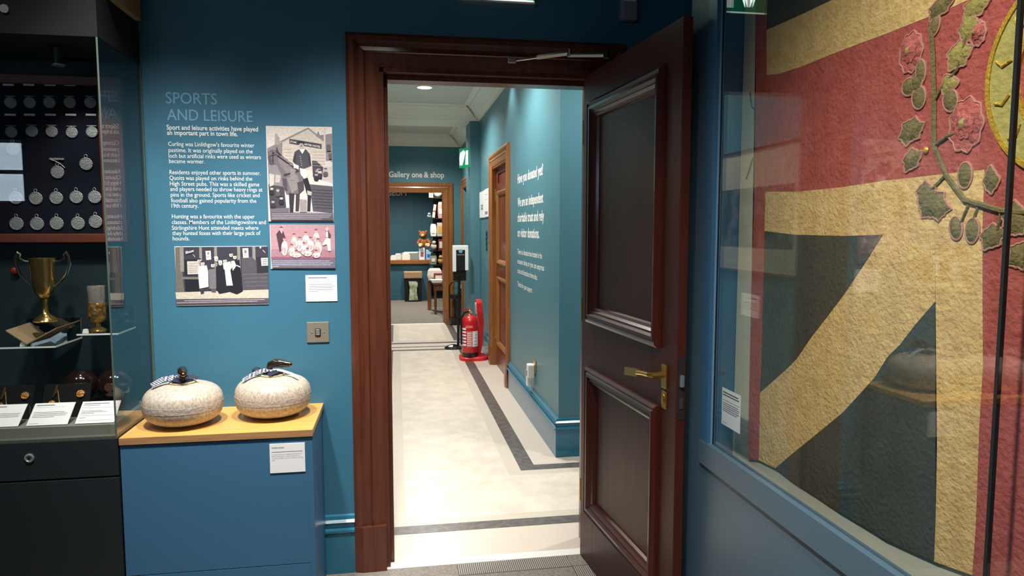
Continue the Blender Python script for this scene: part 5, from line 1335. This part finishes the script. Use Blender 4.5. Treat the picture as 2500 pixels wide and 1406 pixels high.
# shelving with goods
t = thing('shop_shelves', (.85, 12.45, 0), 'dark shop shelving stacked with toys and gifts behind the oak doorway', 'shelves')
for z in (.80, 1.05, 1.30, 1.62, 1.98):
    obj('shelf', B().box(.585 if z < 1.6 else .64, 1.35, 12.46, 12.75, z - .018, z, .002), M_PLASTIC, t)
obj('back_board', B().box(.66, 1.36, 12.752, 12.775, .56, 2.4), M_CASEIN, t)
for x in (1.345,): obj('side_post', B().box(x, x + .02, 12.46, 12.75, 0, 2.4), M_PLASTIC, t)
obj('side_post', B().box(.70, .715, 12.735, 12.752, 0, 2.4), M_PLASTIC, t)
gcol = ['#d8d0bf', '#b8402f', '#e6e2d6', '#c9a24a', '#7a2a30', '#dccfb4', '#8a8f8c', '#efe9dd', '#a9764a', '#5a6f7c']
def bag(x, y, z, wd, ht, col, lab, shape):
    t = thing(['gift_bag', 'boxed_toy', 'soft_animal', 'rolled_print'][shape], (x, y, z), lab, ['gift bag', 'toy box', 'soft toy', 'print'][shape], 'shop goods on the shelves')
    m = mat('goods_' + col[1:], col, .55)
    if shape == 0:
        obj('bag_body', B().rings([[Vector((x + sx_ * wd * k, y + sy_ * .05 * k2, z + zz)) for sx_, sy_ in ((-.5, -1), (.5, -1), (.5, 1), (-.5, 1))] for k, k2, zz in ((.8, 1, 0), (1, 1, ht * .4), (.9, .7, ht * .8), (.65, .2, ht))]), m, t)
        obj('bag_label', B().box(x - wd * .25, x + wd * .25, y - .056, y - .051, z + ht * .25, z + ht * .55), M_PAPER, t)
    elif shape == 1:
        obj('carton', B().box(x - wd / 2, x + wd / 2, y - .05, y + .05, z, z + ht, .004), m, t)
        obj('carton_print', B().box(x - wd * .35, x + wd * .35, y - .0525, y - .0502, z + ht * .2, z + ht * .75), mat('print_' + random.choice(gcol)[1:], random.choice(gcol), .5), t)
    elif shape == 2:
        obj('torso', B().ball((x, y, z + ht * .32), wd * .45, wd * .4, ht * .315, 12, 8), m, t)
        h = obj('head', B().ball((x, y - .02, z + ht * .70), wd * .32, wd * .3, ht * .18, 12, 8), m, t)
        for s in (-1, 1): obj('ear', B().ball((x + s * wd * .15, y, z + ht * .9), wd * .08, wd * .06, ht * .12, 8, 6), m, h)
    else:
        obj('roll', B().tube([(x - wd * .1, y, z + wd * .11), (x + wd * .25, y + .02, z + ht)], wd * .28, 10), m, t)
        obj('band', B().tube([(x + wd * .06, y + .008, z + ht * .45), (x + wd * .10, y + .012, z + ht * .55)], wd * .30, 10), mat('red_band', '#a33a30', .5), t)
Y_ = 12.53
def X_(px): return pY(px, 560, Y_).x
G = [(1070, 1.9805, .17, .26, '#e6dcc8', 'cream rabbit soft toy on the highest shop shelf', 2),
     (1053, 1.9805, .07, .12, '#e8e6e0', 'little white box beside the cream rabbit toy', 1),
     (1060, 1.6205, .09, .24, '#efe3c4', 'rolled cream print leaning on the second shop shelf', 3), (1076, 1.6205, .10, .30, '#b98f8c', 'pink gift bag on the second shop shelf', 0), (1048, 1.6205, .08, .10, '#8ba0a4', 'small grey soft toy at the end of the second shop shelf', 2), (1089, 1.6205, .08, .18, '#c9a24a', 'gold carton by the door frame on the second shop shelf', 1),
     (1058, 1.3005, .11, .22, '#e9e2d4', 'white gift bag on the third shop shelf', 0), (1075, 1.3005, .12, .24, '#c8b9a8', 'beige carton on the third shop shelf', 1),
     (1059, 1.0505, .12, .20, '#d4c6ac', 'cream soft toy on the fourth shop shelf', 2), (1077, 1.0505, .11, .21, '#7a2a30', 'dark red carton on the fourth shop shelf', 1),
     (1057, .8005, .12, .20, '#8a8f78', 'grey-green gift bag on the lowest shop shelf', 0), (1075, .8005, .12, .19, '#c9a24a', 'gold soft toy on the lowest shop shelf', 2)]
for px, z, wd, ht, col, lab, sh in G: bag(X_(px), Y_, z, wd, ht, col, lab, sh)
for px, y, z, wd, ht, col, lab, sh in [(1052, 12.30, .5355, .26, .21, '#dcd3c6', 'large white gift bag on the shop table', 0), (1070, 12.02, .5355, .16, .14, '#7a2a30', 'dark red carton on the shop table', 1), (1046, 12.2, .5355, .10, .12, '#c98a3a', 'orange soft toy at the table corner', 2), (1076, 12.2, .5355, .10, .11, '#d8cfc0', 'pale soft toy behind the white tray', 2)]:
    q = pY(px, 600, y); bag(max(q.x, .66), y, z, wd, ht, col, lab, sh)

# ==================================================================== CEILING SPOT HOUSINGS
for i, (a, b_, pw, cn) in enumerate(GALLERY_SPOTS):
    a = Vector(a); dn = (Vector(b_) - a).normalized(); up = -dn
    t = thing('track_spotlight', (a.x, a.y, 3.2), 'black track spotlight %s' % ['above the curling stones', 'above the doorway wall', 'aimed at the flag', 'aimed at the flag case end', 'above the medal case', 'aimed at the open door'][i], 'spotlight', 'track spotlights on the gallery ceiling')
    c0 = a + up * .02; c1 = a + up * .14
    X1 = dn.orthogonal().normalized(); Y1 = dn.cross(X1)
    rg = []
    for cc, r in ((c0, .045), (c1, .045), (c1 + up * .005, .03)):
        rg.append([cc + X1 * (r * math.cos(2 * math.pi * k / 16)) + Y1 * (r * math.sin(2 * math.pi * k / 16)) for k in range(16)])
    bb = B().rings(rg); bb.smooth = True; obj('lamp_can', bb, M_PLASTIC, t)
    obj('drop_rod', B().tube([c1, (c1.x, c1.y, 3.2)] if c1.z < 3.19 else [c1 - Vector((0, 0, .02)), c1], .008, 6), M_PLASTIC, t)
